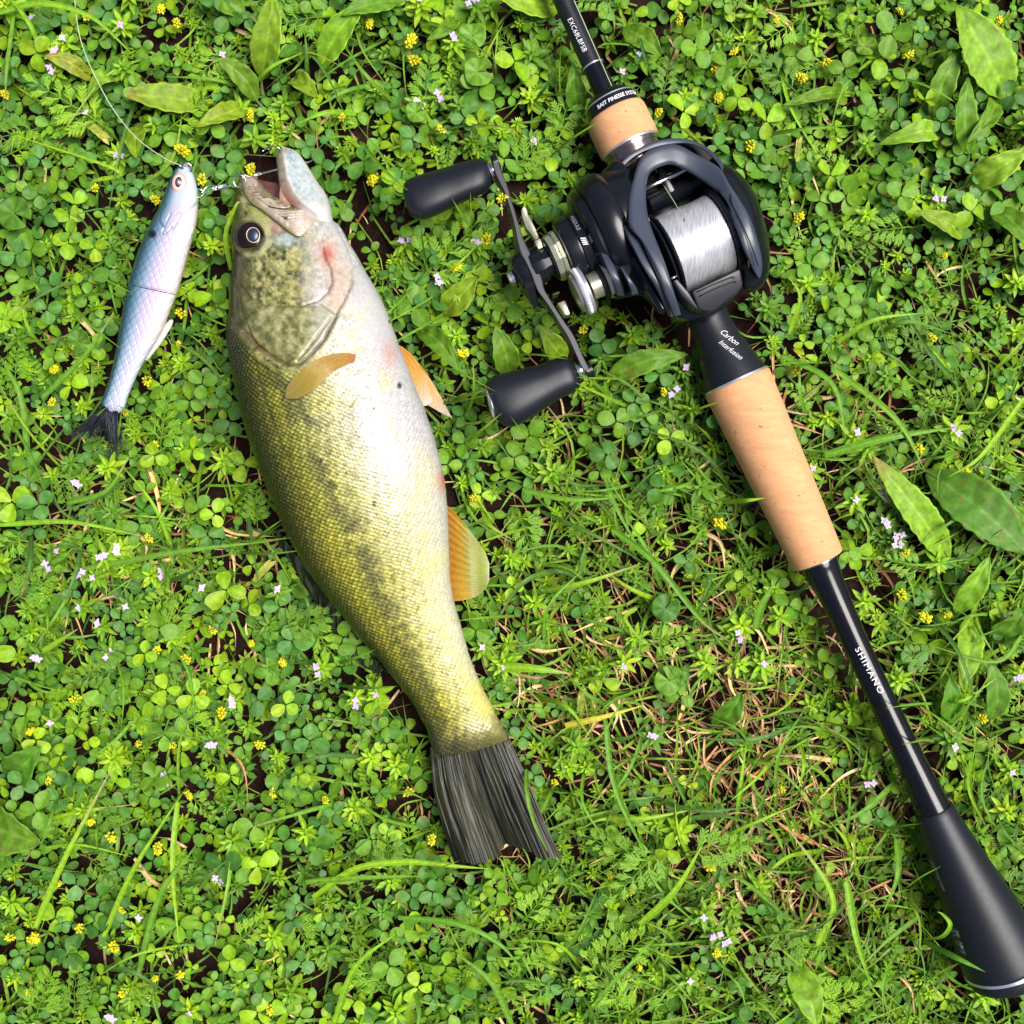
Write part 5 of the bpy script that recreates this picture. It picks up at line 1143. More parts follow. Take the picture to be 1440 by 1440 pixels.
EXPL_C = [(322, 832, 3), (140, 1030, 7), (440, 1045, 5), (510, 1010, 1), (600, 1210, 1), (305, 715, 7), (340, 655, 3), (285, 270, 1), (220, 240, 5), (165, 1210, 1), (330, 1190, 6), (640, 270, 5), (612, 320, 6), (660, 640, 1), (770, 470, 0), (1130, 225, 6), (1235, 1150, 5),
          (1290, 50, 5), (1250, 275, 6), (1115, 90, 6), (1370, 240, 5), (1165, 790, 1), (1050, 700, 5), (90, 1290, 5), (112, 1335, 4), (400, 100, 1), (650, 170, 5), (15, 190, 6), (75, 230, 5), (60, 270, 1), (600, 1240, 5), (425, 1090, 5), (760, 1075, 5), (1010, 590, 5), (895, 570, 1), (640, 300, 3), (1020, 30, 3)]
pts = EXPL_C + [(x, y, None) for x, y in scatter(300 - len(EXPL_C), lambda x, y: (1 - .9 * strawness(x, y)) * (1 - .6 * grassy(x, y)) * (.2 + .8 * patch(x, y)), 1, -25, 1465, mind=22)]
for x, y, g in pts:
    ci = clover_mix(x, y) if g is None else g
    pr = PR.choice([p for p in PROTO_C if p[0] == ci]); o = add_clover(x, y, float(ground_z(x, y)) + PR.uniform(20, 44), PR.uniform(.62, 1.12), pr)
    items['bright lime green' if ci in (3, 7) else 'blue green' if ci in (4, 5) else 'mid green'].append((o, x, y))
for k, l in items.items(): label_all(l, f'{k} clover sprig', f'{k} clover sprigs', 'clover')

# ---- pink flowers on star shaped madder plants
PINK = [(50, 25), (78, 68), (84, 55), (122, 157), (167, 218), (165, 28), (75, 100), (115, 672), (80, 775), (165, 777), (146, 784), (110, 804), (132, 813), (64, 792), (232, 808), (114, 855), (182, 851), (140, 882), (281, 829), (388, 838), (57, 918), (150, 917), (65, 1018), (330, 985), (228, 1093), (307, 1230), (192, 1285), (162, 1433), (262, 1428), (709, 935), (680, 918), (920, 1043), (1030, 895), (1074, 941), (990, 1291), (1004, 1316), (1018, 1330), (967, 1387), (1203, 617), (1333, 718), (1245, 700), (1250, 735), (1270, 752), (1262, 766), (1205, 705), (590, 6), (616, 132), (589, 138), (310, 74), (671, 4), (748, 193), (668, 340), (569, 340), (622, 393), (963, 519), (947, 550), (1225, 1100), (1345, 1050), (1420, 1085), (1075, 940), (452, 943), (497, 980), (532, 978), (903, 77), (880, 102), (1320, 275), (1145, 665), (1345, 600), (1415, 870), (1440, 945), (300, 1040), (35, 1440), (880, 930), (640, 60)]
PW = [bpy.data.objects.new('madder_plant', raw_mesh('madder_plant', V, F, M_leaf, C)) for V, F, C, tp in WH_PROTO]
PF_ = [bpy.data.objects.new('flower', raw_mesh('flower', *join([pink_flower_arrays(random.Random(700 + i), 1 + i % 3)])[:2], M_petal, join([pink_flower_arrays(random.Random(700 + i), 1 + i % 3)])[2])) for i in range(9)]
fl, nf = [], []
def add_madder(x, y, z, s, flower):
    i = PR.randrange(len(PW)); o = PW[i].copy(); col.objects.link(o); tp = WH_PROTO[i][3]; rz = PR.uniform(0, 6.28)
    # foot set so that the flower top shows at x, y
    top_level(o, W(x, y, z + tp[2] * s) - np.array([0, 0, tp[2] * s]), rz, s, (PR.uniform(-.12, .12), PR.uniform(-.12, .12)))
    if flower:
        f = PR.choice(PF_).copy(); col.objects.link(f); f.parent = o; f.location = [float(c) * S for c in tp]; f.scale = (1.05 / s,) * 3
        fl.append((o, x, y))
    else: nf.append((o, x, y))
for x, y in PINK: add_madder(x, y, float(ground_z(x, y)) + PR.uniform(22, 34), PR.uniform(.85, 1.1), True)
for x, y in scatter(190, lambda x, y: (1 - .5 * strawness(x, y)) * (.35 + .65 * (nf_(75, 100, x, y) > .5)) * (.6 + .4 * grassy(x, y)), 8, -20, 1460, mind=30): add_madder(x, y, float(ground_z(x, y)) + PR.uniform(12, 28), PR.uniform(.75, 1.15), False)
label_all(fl, 'pale pink madder flowers', 'flowering madder plants', 'wildflower')
label_all(nf, 'flowerless star leaved plant', 'madder plants without flowers', 'weed')

# ---- yellow clover heads
YEL = [(125, 26), (226, 14), (295, 3), (249, 33), (8, 134), (255, 211), (134, 265), (218, 281), (284, 252), (105, 487), (76, 519), (251, 484), (255, 440), (176, 580), (218, 628), (73, 565), (207, 535), (620, 182), (519, 34), (579, 58), (655, 49), (582, 85), (352, 163), (482, 166), (537, 9), (524, 253), (329, 302), (317, 349), (352, 238), (706, 279), (645, 318), (683, 337), (641, 376), (651, 497), (820, 464), (934, 552), (714, 612), (1055, 205), (955, 27), (1032, 73), (1007, 94), (1010, 138), (1091, 30), (926, 158), (1265, 16), (1277, 78), (1404, 29), (1419, 56), (1335, 175), (1162, 88), (1125, 109), (1123, 307), (1253, 275), (1289, 631), (1354, 663), (1349, 790), (1268, 837), (1301, 868), (1332, 865), (1272, 778), (997, 1217), (857, 1230), (899, 1361), (1007, 1340), (885, 1255), (780, 1100), (1012, 735), (1120, 520), (1100, 1110), (68, 1098), (27, 1092), (112, 1106), (157, 1176), (128, 1156), (238, 1238), (230, 1302), (171, 1280), (112, 1305), (50, 1318), (160, 1332), (253, 1370), (218, 1376), (174, 1395), (40, 1395), (380, 1420), (366, 1047), (384, 1115), (265, 1118), (195, 1045), (243, 1048), (222, 1193), (79, 1245), (47, 1320), (15, 1318), (220, 916), (262, 928), (106, 982), (285, 975), (353, 905), (299, 886), (43, 1028), (312, 1002), (397, 932), (210, 756), (457, 1125), (574, 1113), (530, 1215), (607, 1180), (668, 700), (1328, 360), (1310, 475), (490, 1385), (1380, 1010), (730, 395), (470, 60)]
YH = [bpy.data.objects.new('flower_head', raw_mesh('flower_head', *flower_head_arrays(random.Random(800 + i), 7.6 + i % 3)[:2], M_petal, flower_head_arrays(random.Random(800 + i), 6)[2])) for i in range(8)]
def mk_stem():
    out = []
    for i in range(6):
        r = random.Random(900 + i); V, F, C = join([stem_arrays(catmull([(r.uniform(-16, 16), r.uniform(-16, 16), -42), (r.uniform(-8, 8), r.uniform(-8, 8), -18), (0, 0, -2)], 7), 1.0, (.13, .22, .04)), leaf_arrays(9, w_lance(2.2), 2, 4, .2, .2, (0, 0, -8), r.uniform(0, 6), .1, (.10, .2, .025))])
        out.append(bpy.data.objects.new('stem', raw_mesh('stem', V, F, M_leaf, C)))
    return out
YS = mk_stem(); ys = []
YROOT = bpy.data.objects.new('yellow_clover_flower', None)
for x, y in YEL:
    if blocked(x, y, 3)[0] and (x, y) not in ((706, 279), (645, 318)): x += 0
    z = float(ground_z(x, y)) + PR.uniform(46, 62)
    if (x, y) == (706, 279): z = 148
    o = YROOT.copy(); col.objects.link(o); top_level(o, W(x, y, z), PR.uniform(0, 6.28), PR.uniform(.55, 1.0), (PR.uniform(-.6, .6), PR.uniform(-.5, .5)))
    for src in (PR.choice(YH), PR.choice(YS)):
        c = src.copy(); col.objects.link(c); c.parent = o
    ys.append((o, x, y))
label_all(ys, 'small yellow clover flower', 'yellow clover flowers', 'flower', 11)

# ---- feathery divided leaves
FEA = [(160, 195, 2.6, 105), (230, 130, 5.6, 80), (245, 195, .6, 80), (20, 230, .3, 75), (590, 400, .75, 110), (640, 380, 5.5, 95), (575, 440, .9, 90), (430, 30, 2.9, 70), (470, 35, 3.3, 85), (600, 160, 1.4, 70), (720, 250, .7, 80), (760, 330, 5.6, 60), (420, 850, 5.4, 90), (400, 880, .3, 80), (60, 800, 2.5, 75), (30, 840, .6, 80), (240, 900, 1.1, 75), (250, 990, 5.7, 80), (260, 1005, 1.5, 70), (60, 1420, 1.2, 80), (930, 1180, 3.9, 95), (960, 1190, .2, 90), (900, 1200, 2.7, 80), (1120, 1330, 5.0, 110), (1135, 1400, .4, 85), (1125, 1360, 2.9, 80), (860, 1330, .6, 85), (910, 1370, 3.3, 85), (1400, 1240, 5.5, 110), (1380, 1265, .9, 80), (820, 210, 3.5, 60), (1100, 1360, 1.7, 80), (1270, 330, 3.3, 70), (380, 680, 3.9, 50), (690, 880, 2.0, 60), (870, 1400, 2.2, 90), (810, 1400, .5, 80), (730, 1290, .9, 70), (55, 1150, .7, 70), (540, 1370, 2.2, 80), (570, 560, .7, 0), (720, 410, 5.2, 60), (735, 455, .6, 50), (1290, 800, 2.9, 60), (1000, 440, .3, 0)]
FO = [bpy.data.objects.new('feathery_leaf', raw_mesh('feathery_leaf', V, F, M_leaf, C)) for V, F, C in FE_PROTO]; fe = []
def add_feather(x, y, a, L_, dz=0):
    o = PR.choice(FO).copy(); col.objects.link(o); top_level(o, W(x, y, float(ground_z(x, y)) + PR.uniform(12, 26) + dz), a, L_ / 80, (PR.uniform(-.12, .12), PR.uniform(-.12, .12))); fe.append((o, x, y))
for x, y, a, L_ in FEA:
    if L_: add_feather(x, y, a, L_)
for x, y in scatter(52, lambda x, y: .5 - .4 * strawness(x, y), 40, 0, 1440, mind=55): add_feather(x, y, PR.uniform(0, 6.28), PR.uniform(50, 85))
label_all(fe, 'feathery divided green leaf', 'feathery leaves', 'leaf')

# ---- broad hairy leaves: each placed by hand  (base, tip, half width, colour, label, bend)
BC = {'g': (.075, .19, .014), 'y': (.135, .25, .016), 'd': (.060, .175, .016), 'l': (.135, .29, .022), 'r': (.17, .235, .025)}
BROAD = [((128, 113), (62, 78), 12, 'r', 'olive leaf with a brown base above the lure'), ((168, 116), (122, 140), 11, 'l', 'curled light green leaf under the fishing line', 1.2), ((296, 146), (170, 132), 20, 'y', 'leaf with a reddish brown tip above and right of the lure line'),
  ((195, 178), (192, 224), 15, 'y', 'rounded leaf above the lure head'), ((368, 112), (384, -12), 21, 'y', 'upright broad leaf at the top edge, left of the toothed one'), ((452, 96), (512, 6), 20, 'l', 'toothed broad leaf pointing to the top edge left of centre'),
  ((362, 143), (306, 82), 15, 'g', 'leaf with a dark base above the bass'), ((347, 148), (276, 176), 15, 'y', 'pale leaf lying left of the small oval one above the bass'), ((345, 18), (300, -8), 16, 'g', 'leaf cut by the top edge above the bass'),
  ((565, 2), (480, 22), 14, 'g', 'dark broad leaf at the top edge right of the toothed one'), ((408, 112), (447, 138), 13, 'y', 'small oval leaf above the bass head'), ((785, 12), (694, -8), 22, 'l', 'large light leaf left of the rod at the top edge'),
  ((815, 166), (806, 88), 14, 'g', 'oval leaf beside the rod left of the cork ring'), ((878, 40), (930, 80), 18, 'g', 'leaf right of the rod lettering with a notched tip'), ((1416, 140), (1344, 8), 34, 'l', 'largest hairy leaf near the top right corner'),
  ((1312, 168), (1352, 66), 17, 'g', 'dark leaf left of the largest one at the top right'), ((1362, 218), (1362, 108), 16, 'g', 'upright leaf under the largest one at the top right'), ((1356, 262), (1448, 208), 19, 'l', 'leaf reaching the right edge near the top'),
  ((1316, 190), (1234, 204), 15, 'l', 'chewed pale leaf curling above the right side of the reel', .8), ((1392, 292), (1452, 352), 18, 'g', 'leaf cut by the right edge beside the reel'), ((1362, 330), (1290, 296), 15, 'y', 'folded yellow green leaf right of the reel'),
  ((1336, 790), (1226, 640), 22, 'l', 'long bent leaf with a chewed yellow tip right of the cork grip'), ((1304, 664), (1446, 780), 35, 'd', 'biggest dark green leaf at the right edge'), ((1344, 864), (1392, 782), 17, 'l', 'curved leaf below the biggest dark leaf'),
  ((1366, 864), (1352, 970), 19, 'l', 'bright drooping leaf at the right above the maker name level'), ((1342, 1014), (1336, 950), 17, 'd', 'dark leaf left of its twin near the right edge'), ((1392, 1012), (1390, 928), 17, 'd', 'dark leaf right of its twin near the right edge'),
  ((1446, 756), (1420, 708), 14, 'g', 'leaf tip cut by the right edge above the curved leaf'), ((714, 532), (696, 458), 18, 'g', 'pointed leaf standing behind the lower reel knob'), ((796, 506), (760, 458), 16, 'y', 'ridged leaf between the lower reel knob and the arm'),
  ((848, 540), (968, 498), 17, 'g', 'broad leaf pointing right under the reel'), ((622, 440), (672, 388), 19, 'y', 'leaf between the two reel knobs and the bass'), ((585, 462), (648, 524), 15, 'g', 'leaf beside the bass belly left of the pelvic fins'),
  ((-34, 1152), (58, 1186), 34, 'g', 'large dull leaf cut by the left edge near the bottom'), ((10, 1090), (56, 1050), 25, 'd', 'dark leaf above the large one at the left edge'), ((1004, 1020), (1044, 972), 17, 'd', 'dark leaf right of the bare straw patch'),
  ((1112, 1352), (1150, 1446), 21, 'l', 'bright toothed leaf at the bottom edge left of the butt'), ((1395, 130), (1360, 200), 12, 'g', 'narrow leaf below the largest one at top right'), ((1395, 900), (1440, 860), 20, 'd', 'dark blue green leaf at the right edge under the curved one'), ((640, 25), (600, 58), 10, 'g', 'small leaf near the top edge centre'),
  ((85, 80), (20, 62), 10, 'g', 'thin leaf at the left under the top corner'), ((720, 470), (690, 500), 7, 'g', 'little leaf left of the handle arm'), ((1190, 130), (1100, 148), 9, 'g', 'slim leaf right of the top cork ring')]
def broad_leaf(b, t, hw, ck, label, curl=.28):
    r = random.Random(int(b[0] * 7 + b[1])); c = np.array(tint(BC[ck], r, .06)); ny, nx = 34, 14
    zb = float(ground_z(*b)) + r.uniform(36, 42); zt = float(ground_z(*t)) + r.uniform(74, 84) - 16 * (curl > .5)
    A = W(b[0], b[1], zb); B = W(t[0], t[1], zt); d = B - A; L_ = np.linalg.norm(d); d /= L_; N = np.cross(d, [0, 0, 1.0]); N /= np.linalg.norm(N); U = np.cross(N, d)
    tt = np.linspace(0, 1, ny); uu = np.linspace(-1, 1, nx + 1); wv = hw * np.array([max(.10 if a < .1 else .02, math.sin(math.pi * min(1, a) ** .85) ** .78) for a in tt])
    Tm, Um = np.meshgrid(tt, uu, indexing='ij'); wv = wv[:, None]
    tooth = 1 + .05 * np.sin(Tm * L_ / 3.2) * (np.abs(Um) > .98)
    bend = r.uniform(-.12, .12); side = Um * wv * tooth + L_ * bend * np.sin(Tm * math.pi)
    arch = L_ * curl * np.sin(Tm * math.pi) * .45; fold = np.abs(Um) ** 1.3 * wv * .30 * (1 - .5 * Tm)
    rug = .8 * np.sin(Tm * L_ / 4.2 + np.abs(Um) * 3.6) * (1 - np.abs(Um) * .3) + 1.6 * (fbm(Tm * 6 + b[0], Um * 3, 5) - .5) * 2 + 2.2 * np.sin(Tm * 7 + b[1]) * np.abs(Um)
    V = A + Tm[..., None] * L_ * d + side[..., None] * N + (arch + fold + rug)[..., None] * U
    cc = np.broadcast_to(c, V.shape).copy(); cc = cc * (0.82 + .36 * fbm(Tm * L_ / 9 + b[1], Um * hw / 9, 8))[..., None]
    vein = np.exp(-(np.abs(Um) / .06) ** 2); side_v = np.exp(-((np.abs(Um) - .5) / .05) ** 2) * .6; cc = mixc(cc, c * 1.6 + [.02, .03, .01], np.clip(vein + side_v, 0, 1) * .55)
    lat = .5 + .5 * np.sin(Tm * L_ / 4.2 + np.abs(Um) * 3.6); cc = cc * (.88 + .22 * lat)[..., None]; cc = mixc(cc, c * 1.8 + [.03, .03, .01], (np.abs(Um) > .99) * .6)
    if ck == 'r' or 'tip' in label and 'brown' in label or 'yellow tip' in label: cc = mixc(cc, (.34, .20, .07), sstep(Tm + .3 * fbm(Tm * 9, Um * 4, 3), .88, 1.1) * .8)
    cc = mixc(cc, (.20, .13, .04), sstep(fbm(Tm * L_ / 6 + b[0], Um * hw / 6, 31, 3), .70, .77) * .7); cc = mixc(cc, cc * np.array([1.12, 1.0, .9]), sstep(fbm(Tm * L_ / 25 + b[0], Um * hw / 25, 32, 2), .5, .7) * .4)
    # thin solid blade: upper and lower skin
    W2 = np.concatenate([V, (V - U * .7)[:, ::-1]], 1); C2 = np.concatenate([cc, cc[:, ::-1] * .9], 1)
    base = thing('broad_leaf', label, 'leaf', A, 'broad hairy leaves')
    grid('leaf_blade', W2, M_leaf, base, C2, cv=True)
    tube('leaf_stalk', [A - d * 14 - np.array([0, 0, 14]), A - d * 4, A + d * L_ * .12 + U * (L_ * curl * .15 - 1.2)], [1.8, 2.0, 1.2], M_stalk, base, 6)
M_stalk = mat('leaf_stalk', (.16, .22, .06), .5, trans=.1)
for bl in BROAD: broad_leaf(*bl)

# ---- dichondra-like round leaves
DI = [(941, 957, 21, 'l', 'round notched leaf lying alone in the bare straw patch'), (936, 855, 20, 'd', 'dark round notched leaf above the bare straw patch'), (664, 50, 19, 'l', 'notched round leaf near the top edge, upper of a pair'), (672, 101, 21, 'l', 'notched round leaf near the top edge, lower of a pair'), (328, 275, 17, 'g', 'round leaf between the lure and the bass mouth'), (585, 158, 15, 'l', 'small folded round leaf above the upper reel knob'), (20, 300, 24, 'g', 'dull round leaf at the left edge beside the lure'), (210, 340, 0, 'g', ''), (1217, 65, 14, 'y', 'bright rounded leaf left of the largest leaf at top right'), (110, 480, 17, 'g', 'round leaf left of the middle of the lure'), (1360, 1180, 13, 'g', 'round leaf right of the butt'), (630, 1205, 0, 'g', '')]
for x, y, R, ck, lb in DI:
    if not R: continue
    r = random.Random(int(x)); z = float(ground_z(x, y)) + 62; c = np.array(BC[ck]); A = W(x, y, z); base = thing('round_leaf', lb, 'leaf', A, 'round notched leaves')
    a = np.linspace(.22, 2 * math.pi - .22, 40) + r.uniform(0, 6.28); k = np.linspace(0.02, 1, 9); rr_ = R * (1 - .12 * np.exp(-((np.linspace(-1, 1, 40)) / .2) ** 2))
    V = np.stack([k[:, None] * rr_ * np.cos(a), k[:, None] * rr_ * np.sin(a), 3.5 * k[:, None] ** 2 * np.sin(a * 3) + 2 * k[:, None] ** 2], -1) + A
    cc = c * (1 + .25 * np.cos(a * 7)[None, :, None] * k[:, None, None] ** 0) * (.9 + .2 * fbm(V[..., 0] / 6, V[..., 1] / 6, 3))[..., None]
    W2 = np.concatenate([V, (V - [0, 0, .8])[::-1]], 0); C2 = np.concatenate([cc, cc[::-1]], 0); grid('leaf_blade', W2, M_leaf, base, C2, cu=True)
    tube('leaf_stalk', catmull([A + [math.cos(a[0] - .2) * R * .1, 0, -1], A + [8, 6, -16], A + [14, 14, -40]], 8), 1.1, M_stalk, base, 6)

# ---- grass blades
BLD = [  # polyline (x, y, height), width, label, tint
  ([(1016, 706, 60), (1046, 704, 134), (1077, 700, 140)], 7, 'short grass blade lying across the long cork grip', 'l'),
  ([(1298, 1322, 66), (1342, 1345, 118), (1386, 1367, 134)], 9, 'grass blade lying across the end of the rubber butt', 'g'),
  ([(1302, 1320, 66), (1325, 1316, 104), (1336, 1300, 124), (1326, 1286, 120), (1318, 1282, 118)], 7, 'curled bright grass blade hooking over the rubber butt', 'l'),
  ([(568, 300, 60), (572, 280, 128), (582, 273, 138), (598, 271, 138)], 4, 'thin grass tip curling over the upper reel knob', 'l'),
  ([(570, 318, 70), (590, 308, 110), (609, 299, 130)], 4, 'thin grass tip poking over the lower edge of the upper reel knob', 'l'),
  ([(740, 1082, 50), (742, 1120, 84), (752, 1160, 82), (770, 1198, 76)], 6, 'slim grass blade lying over the bass tail fin', 'g'),
  ([(440, 1262, 30), (500, 1222, 52), (570, 1212, 60), (640, 1218, 62), (690, 1222, 56)], 9, 'long grass blade arching just under the bass tail fin', 'l'),
  ([(430, 1240, 30), (500, 1235, 50), (600, 1232, 48)], 8, 'grass blade below the arching one under the bass tail', 'g'),
  ([(560, 1290, 30), (640, 1298, 55), (700, 1325, 58), (738, 1368, 50)], 8, 'long blade curving down right below the bass tail', 'g'),
  ([(325, 380, 40), (318, 330, 66), (332, 290, 84), (338, 284, 84)], 7, 'grass blade bending up beside the bass eye to the rig', 'l'),
  ([(0, 738, 44), (100, 734, 62), (210, 756, 50)], 7, 'grass blade reaching in from the left edge below the lure', 'l'), ([(120, 800, 40), (260, 775, 62), (392, 760, 48)], 8, 'long blade running right towards the bass back', 'g'),
  ([(95, 708, 36), (150, 690, 58), (183, 640, 60)], 7, 'blade curving up towards the lure tail', 'g'), ([(60, 916, 38), (110, 884, 58)], 8, 'short blade left of the madder flowers', 'l'), ([(50, 1305, 34), (90, 1210, 60), (158, 1078, 58)], 9, 'straight long blade in the lower left', 'l'),
  ([(145, 1320, 34), (190, 1220, 62), (262, 1108, 56)], 8, 'second long blade in the lower left', 'l'), ([(250, 1128, 40), (243, 1220, 60), (252, 1330, 50)], 8, 'vertical blade crossing the lower left', 'l'), ([(195, 1370, 30), (225, 1260, 64), (276, 1190, 60)], 9, 'wide blade rising right in the lower left', 'g'),
  ([(330, 1180, 36), (320, 1250, 60), (302, 1330, 58)], 6, 'thin blade right of the wide ones in the lower left', 'l'), ([(851, 1012, 40), (866, 1110, 62), (918, 1222, 58)], 8, 'long blade pointing down from the bare straw patch', 'g'), ([(900, 1300, 40), (950, 1250, 66), (994, 1176, 74)], 11, 'bright wide blade at the bottom centre right', 'l'),
  ([(1062, 885, 38), (1072, 848, 60), (1094, 812, 66)], 12, 'wide short blade left of the lower cork end', 'g'), ([(862, 745, 36), (920, 790, 62), (985, 870, 60), (1030, 905, 54)], 9, 'long blade running down right above the straw patch', 'g'), ([(700, 938, 40), (750, 940, 56), (806, 948, 50)], 13, 'broad blade pointing right from the bass belly side', 'l'),
  ([(795, 1020, 36), (840, 1010, 52), (905, 992, 46)], 9, 'half dry yellow green blade in the straw patch', 'y'), ([(895, 855, 44), (880, 870, 58), (905, 905, 60)], 6, 'small curved blade over the dark round leaf', 'l'), ([(740, 690, 36), (800, 702, 60), (870, 700, 60)], 8, 'blade crossing left of the long cork grip', 'g'),
  ([(1175, 520, 40), (1260, 590, 66), (1300, 660, 60)], 9, 'blade right of the upper end of the long cork grip', 'g'), ([(1100, 500, 44), (1170, 540, 70), (1190, 620, 64)], 8, 'blade drooping beside the reel seat', 'g'), ([(1160, 640, 36), (1250, 615, 62), (1350, 600, 60)], 12, 'wide blade running to the right beyond the cork grip', 'g'),
  ([(1440, 560, 40), (1380, 640, 66), (1335, 670, 60)], 7, 'blade slanting from the right edge', 'l'), ([(1180, 480, 40), (1230, 450, 66), (1300, 440, 60)], 7, 'blade right of the reel seat', 'l'), ([(1110, 470, 40), (1125, 420, 66), (1110, 390, 64)], 7, 'blade rising by the right side plate', 'l'), ([(1440, 890, 40), (1400, 930, 60), (1300, 905, 50)], 6, 'thin blade near the right edge', 'g'),
  ([(0, 18, 44), (60, 5, 66), (130, 25, 70), (190, 80, 60)], 9, 'long blade arching in the top left corner', 'l'), ([(20, 20, 40), (10, 100, 60), (8, 140, 50)], 6, 'vertical blade at the top left corner', 'g'), ([(130, 255, 40), (165, 240, 60), (20, 190, 60)], 6, 'stem like blade in the top left', 'l'), ([(40, 640, 40), (30, 560, 62), (0, 500, 60)], 9, 'blade at the left edge level with the lure tail', 'g'),
  ([(60, 560, 36), (120, 500, 62), (160, 440, 60)], 8, 'blade crossing left of the lure', 'g'), ([(1150, 1330, 30), (1170, 1260, 58), (1105, 1160, 60)], 9, 'long blade left of the butt grip', 'l'), ([(1260, 1180, 40), (1262, 1230, 62), (1240, 1290, 56)], 8, 'drooping blade touching the butt grip', 'g'), ([(1258, 1100, 40), (1215, 1140, 60), (1165, 1165, 54)], 8, 'blade left of the rear blank', 'g'),
  ([(1190, 1240, 40), (1205, 1320, 60), (1230, 1400, 50)], 10, 'wide blade pointing down left of the butt', 'l'), ([(720, 1440, 30), (690, 1380, 62), (640, 1340, 60)], 9, 'blade at the bottom edge under the bass', 'g'), ([(470, 1440, 30), (500, 1360, 62), (560, 1310, 56)], 9, 'blade rising from the bottom edge left of the bass tail', 'l'), ([(1290, 1290, 40), (1250, 1320, 56), (1200, 1370, 50)], 7, 'blade fanning left from the butt', 'g')]
gb = []
BCOL = {'l': (.145, .30, .018), 'g': (.085, .22, .024), 'y': (.30, .33, .05)}
for P, wd, lb, ck in BLD:
    P3 = [W(x, y, h + (float(ground_z(x, y)) + 10 if h < 62 and False else 0)) for x, y, h in P]; V, F, C = blade_arrays(P3, wd, tint(BCOL[ck], PR, .08), PR.uniform(-.5, .5), 26, tipc=(.34, .30, .12) if PR.random() < .3 else None)
    o = mesh('grass_blade', V, F, M_leaf, None, C, origin=P3[0]); tag(o, lb, 'grass blade', 'grass blades')
for x, y in scatter(190, lambda x, y: .3 + .7 * nf_(95, 110, x, y) * (.35 + 1.0 * grassy(x, y)), 16, -10, 1450, mind=26):
    for _ in range(12):
        a = PR.uniform(0, 6.28); L_ = PR.uniform(60, 190); b = PR.uniform(-.4, .4); mx_, my_ = x + math.cos(a) * L_ * .5, y + math.sin(a) * L_ * .5; ex, ey = x + math.cos(a + b) * L_, y + math.sin(a + b) * L_
        if not (blocked([mx_, ex, (x + mx_) / 2, (mx_ + ex) / 2], [my_, ey, (y + my_) / 2, (my_ + ey) / 2], 6)).any(): break
    else: continue
    z = float(ground_z(x, y)); P3 = [W(x, y, z + 8), W(mx_, my_, z + PR.uniform(54, 84)), W(ex, ey, z + PR.uniform(40, 78))]
    V, F, C = blade_arrays(P3, PR.uniform(3, 8), tint(PR.choice([BCOL['l'], BCOL['g'], BCOL['g'], (.05, .13, .03)]), PR, .15), PR.uniform(-1.2, 1.2), 16, tipc=(.34, .27, .12) if PR.random() < .15 else None)
    o = mesh('grass_blade', V, F, M_leaf, None, C, origin=P3[0]); gb.append((o, (x + ex) / 2, (y + ey) / 2))
label_all(gb, 'bent green grass blade', 'grass blades growing wild', 'grass blade', 11)
eb = []
for _ in range(1800):
    if len(eb) >= 58: break
    k_ = PR.choice([0, 0, 0, 1, 2, 2, 3, 4]); Pp = POLYS[k_]; i = PR.randrange(len(Pp)); t = PR.random(); a_, b_ = Pp[i], Pp[(i + 1) % len(Pp)]; ex, ey = a_[0] + (b_[0] - a_[0]) * t, a_[1] + (b_[1] - a_[1]) * t
    if not (0 < ex < 1440 and 0 < ey < 1440) or (k_ == 0 and ey < 400): continue
    if k_ == 2 and (ex - 940) ** 2 + (ey - 340) ** 2 < 190 ** 2: continue
    n_ = np.array([look(_D, ex + 6, ey) - look(_D, ex - 6, ey), look(_D, ex, ey + 6) - look(_D, ex, ey - 6)]); n_ = n_ / (np.linalg.norm(n_) + 1e-6); q_ = PR.uniform(-.8, .8); T_ = np.array([n_[0] * math.cos(q_) - n_[1] * math.sin(q_), n_[0] * math.sin(q_) + n_[1] * math.cos(q_)])
    out = PR.uniform(35, 90); inn_ = PR.uniform(4, 19); x, y = ex + T_[0] * out, ey + T_[1] * out
    if blocked(x, y, 8)[0]: continue
    top_h = {0: 112, 1: 96, 2: 118, 3: 142, 4: 142}[k_]
    P3 = [W(x, y, float(ground_z(x, y)) + 6), W(ex + T_[0] * out * .45, ey + T_[1] * out * .45, top_h * .72), W(ex - n_[0] * inn_, ey - n_[1] * inn_, top_h + 4)]
    V, F, C = blade_arrays(P3, PR.uniform(2.5, 6), tint(PR.choice([BCOL['l'], BCOL['g']]), PR, .15), PR.uniform(-1, 1), 16)
    o = mesh('grass_blade', V, F, M_leaf, None, C, origin=P3[0]); eb.append((o, ex, ey))
label_all(eb, 'grass blade lapping over an edge', 'grass blades lapping over edges', 'grass blade', 6)
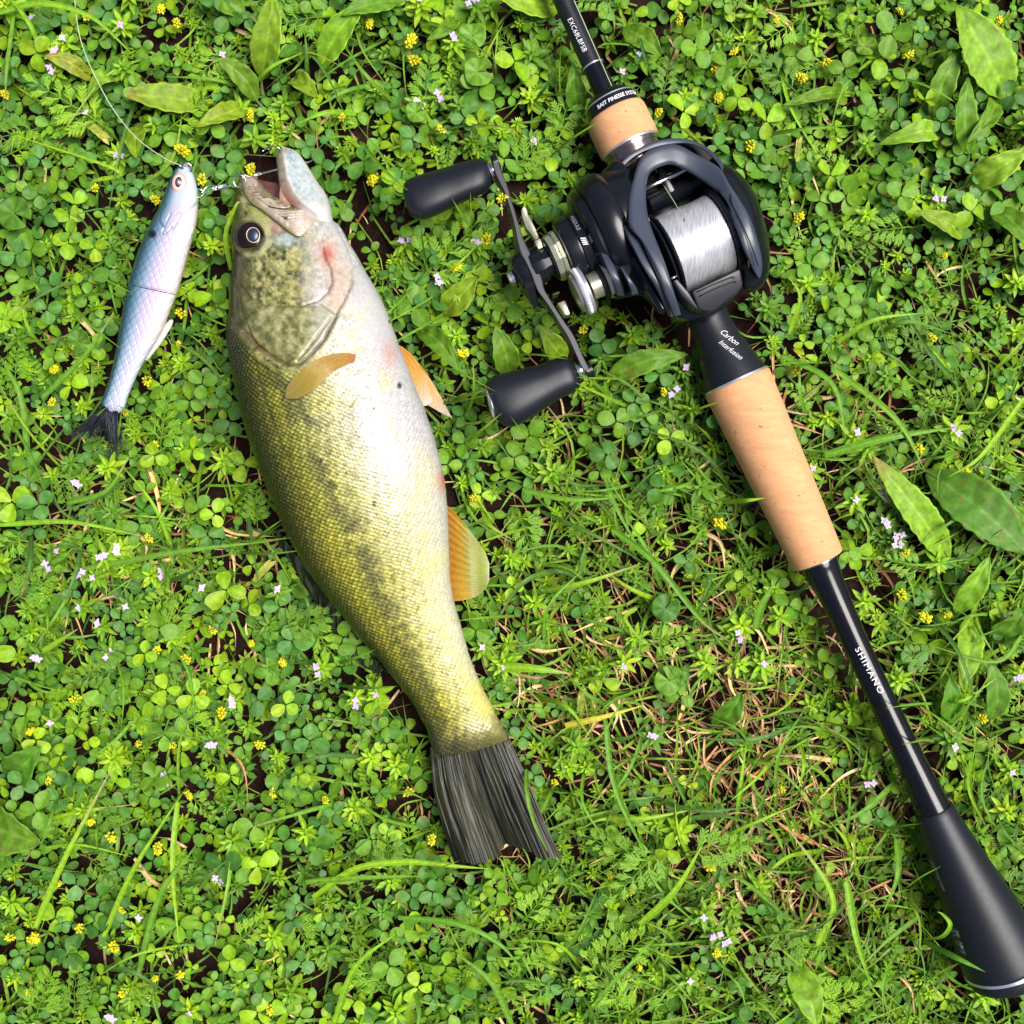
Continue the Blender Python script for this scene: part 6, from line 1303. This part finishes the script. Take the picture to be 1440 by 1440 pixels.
# ---- dry straws one can pick out
dr = []
for x, y in scatter(190, lambda x, y: .04 + strawness(x, y) ** 1.5, 10, 0, 1440, mind=17):
    a = PR.choice([PR.gauss(.95, .35), PR.gauss(2.3, .5), PR.uniform(0, 3.14)]); L_ = PR.uniform(40, 120); b = PR.uniform(-.5, .5); ex, ey = x + math.cos(a + b) * L_, y + math.sin(a + b) * L_
    if blocked([ex, (x + ex) / 2], [ey, (y + ey) / 2], 4).any(): continue
    z = float(ground_z(x, y)) + PR.uniform(6, 22); P3 = [W(x, y, z), W(x + math.cos(a) * L_ * .5, y + math.sin(a) * L_ * .5, z + PR.uniform(4, 22)), W(ex, ey, z + PR.uniform(0, 18))]
    V, F, C = blade_arrays(P3, PR.uniform(2.5, 7), tint(PR.choice([(.46, .34, .21), (.54, .43, .28), (.40, .27, .16), (.32, .18, .10)]), PR, .15), PR.uniform(-2.5, 2.5), 14, vfold=.6)
    o = mesh('dry_straw', V, F, M_straw, None, C, origin=P3[0]); dr.append((o, (x + ex) / 2, (y + ey) / 2))
label_all(dr, 'dry tan grass straw', 'dry straws', 'straw', 11)
# ---- grass seed spikelets
def spikelet(x, y, a, L_, lb):
    z = float(ground_z(x, y)) + 48; A = W(x, y, z); base = thing('seed_spikelet', lb, 'grass seed', A, 'green seed spikelets'); d = np.array([math.cos(a), -math.sin(a), .12]); r = random.Random(int(x))
    tube('stalk', catmull([A - d * 30 - [0, 0, 26], A - d * 10 - [0, 0, 3], A], 8), .8, M_stalk, base, 5)
    for i in range(7):
        p = A + d * L_ * i / 9; V, F, C = leaf_arrays(L_ * .42, w_lance(L_ * .085), 2, 6, .5, .02, p, -a + (.22 if i % 2 else -.22), .14, tint((.20, .27, .05) if i < 5 else (.30, .32, .10), r, .1), 1.2)
        mesh('husk', V, F, M_leaf, base, C)
for sp in ((355, 818, 5.5, 42, 'plump green seed spikelet beside the bass back'), (815, 1010, 4.8, 40, 'yellow green spikelet in the straw patch'), (985, 1190, .9, 36, 'pale spikelet below the straw patch'), (120, 170, .7, 46, 'pale green spikelet in the top left above the lure line'), (1245, 690, .95, 52, 'green spikelet under the long bent leaf'), (1120, 230, 4.8, 34, 'narrow spikelet just right of the reel top')): spikelet(*sp)
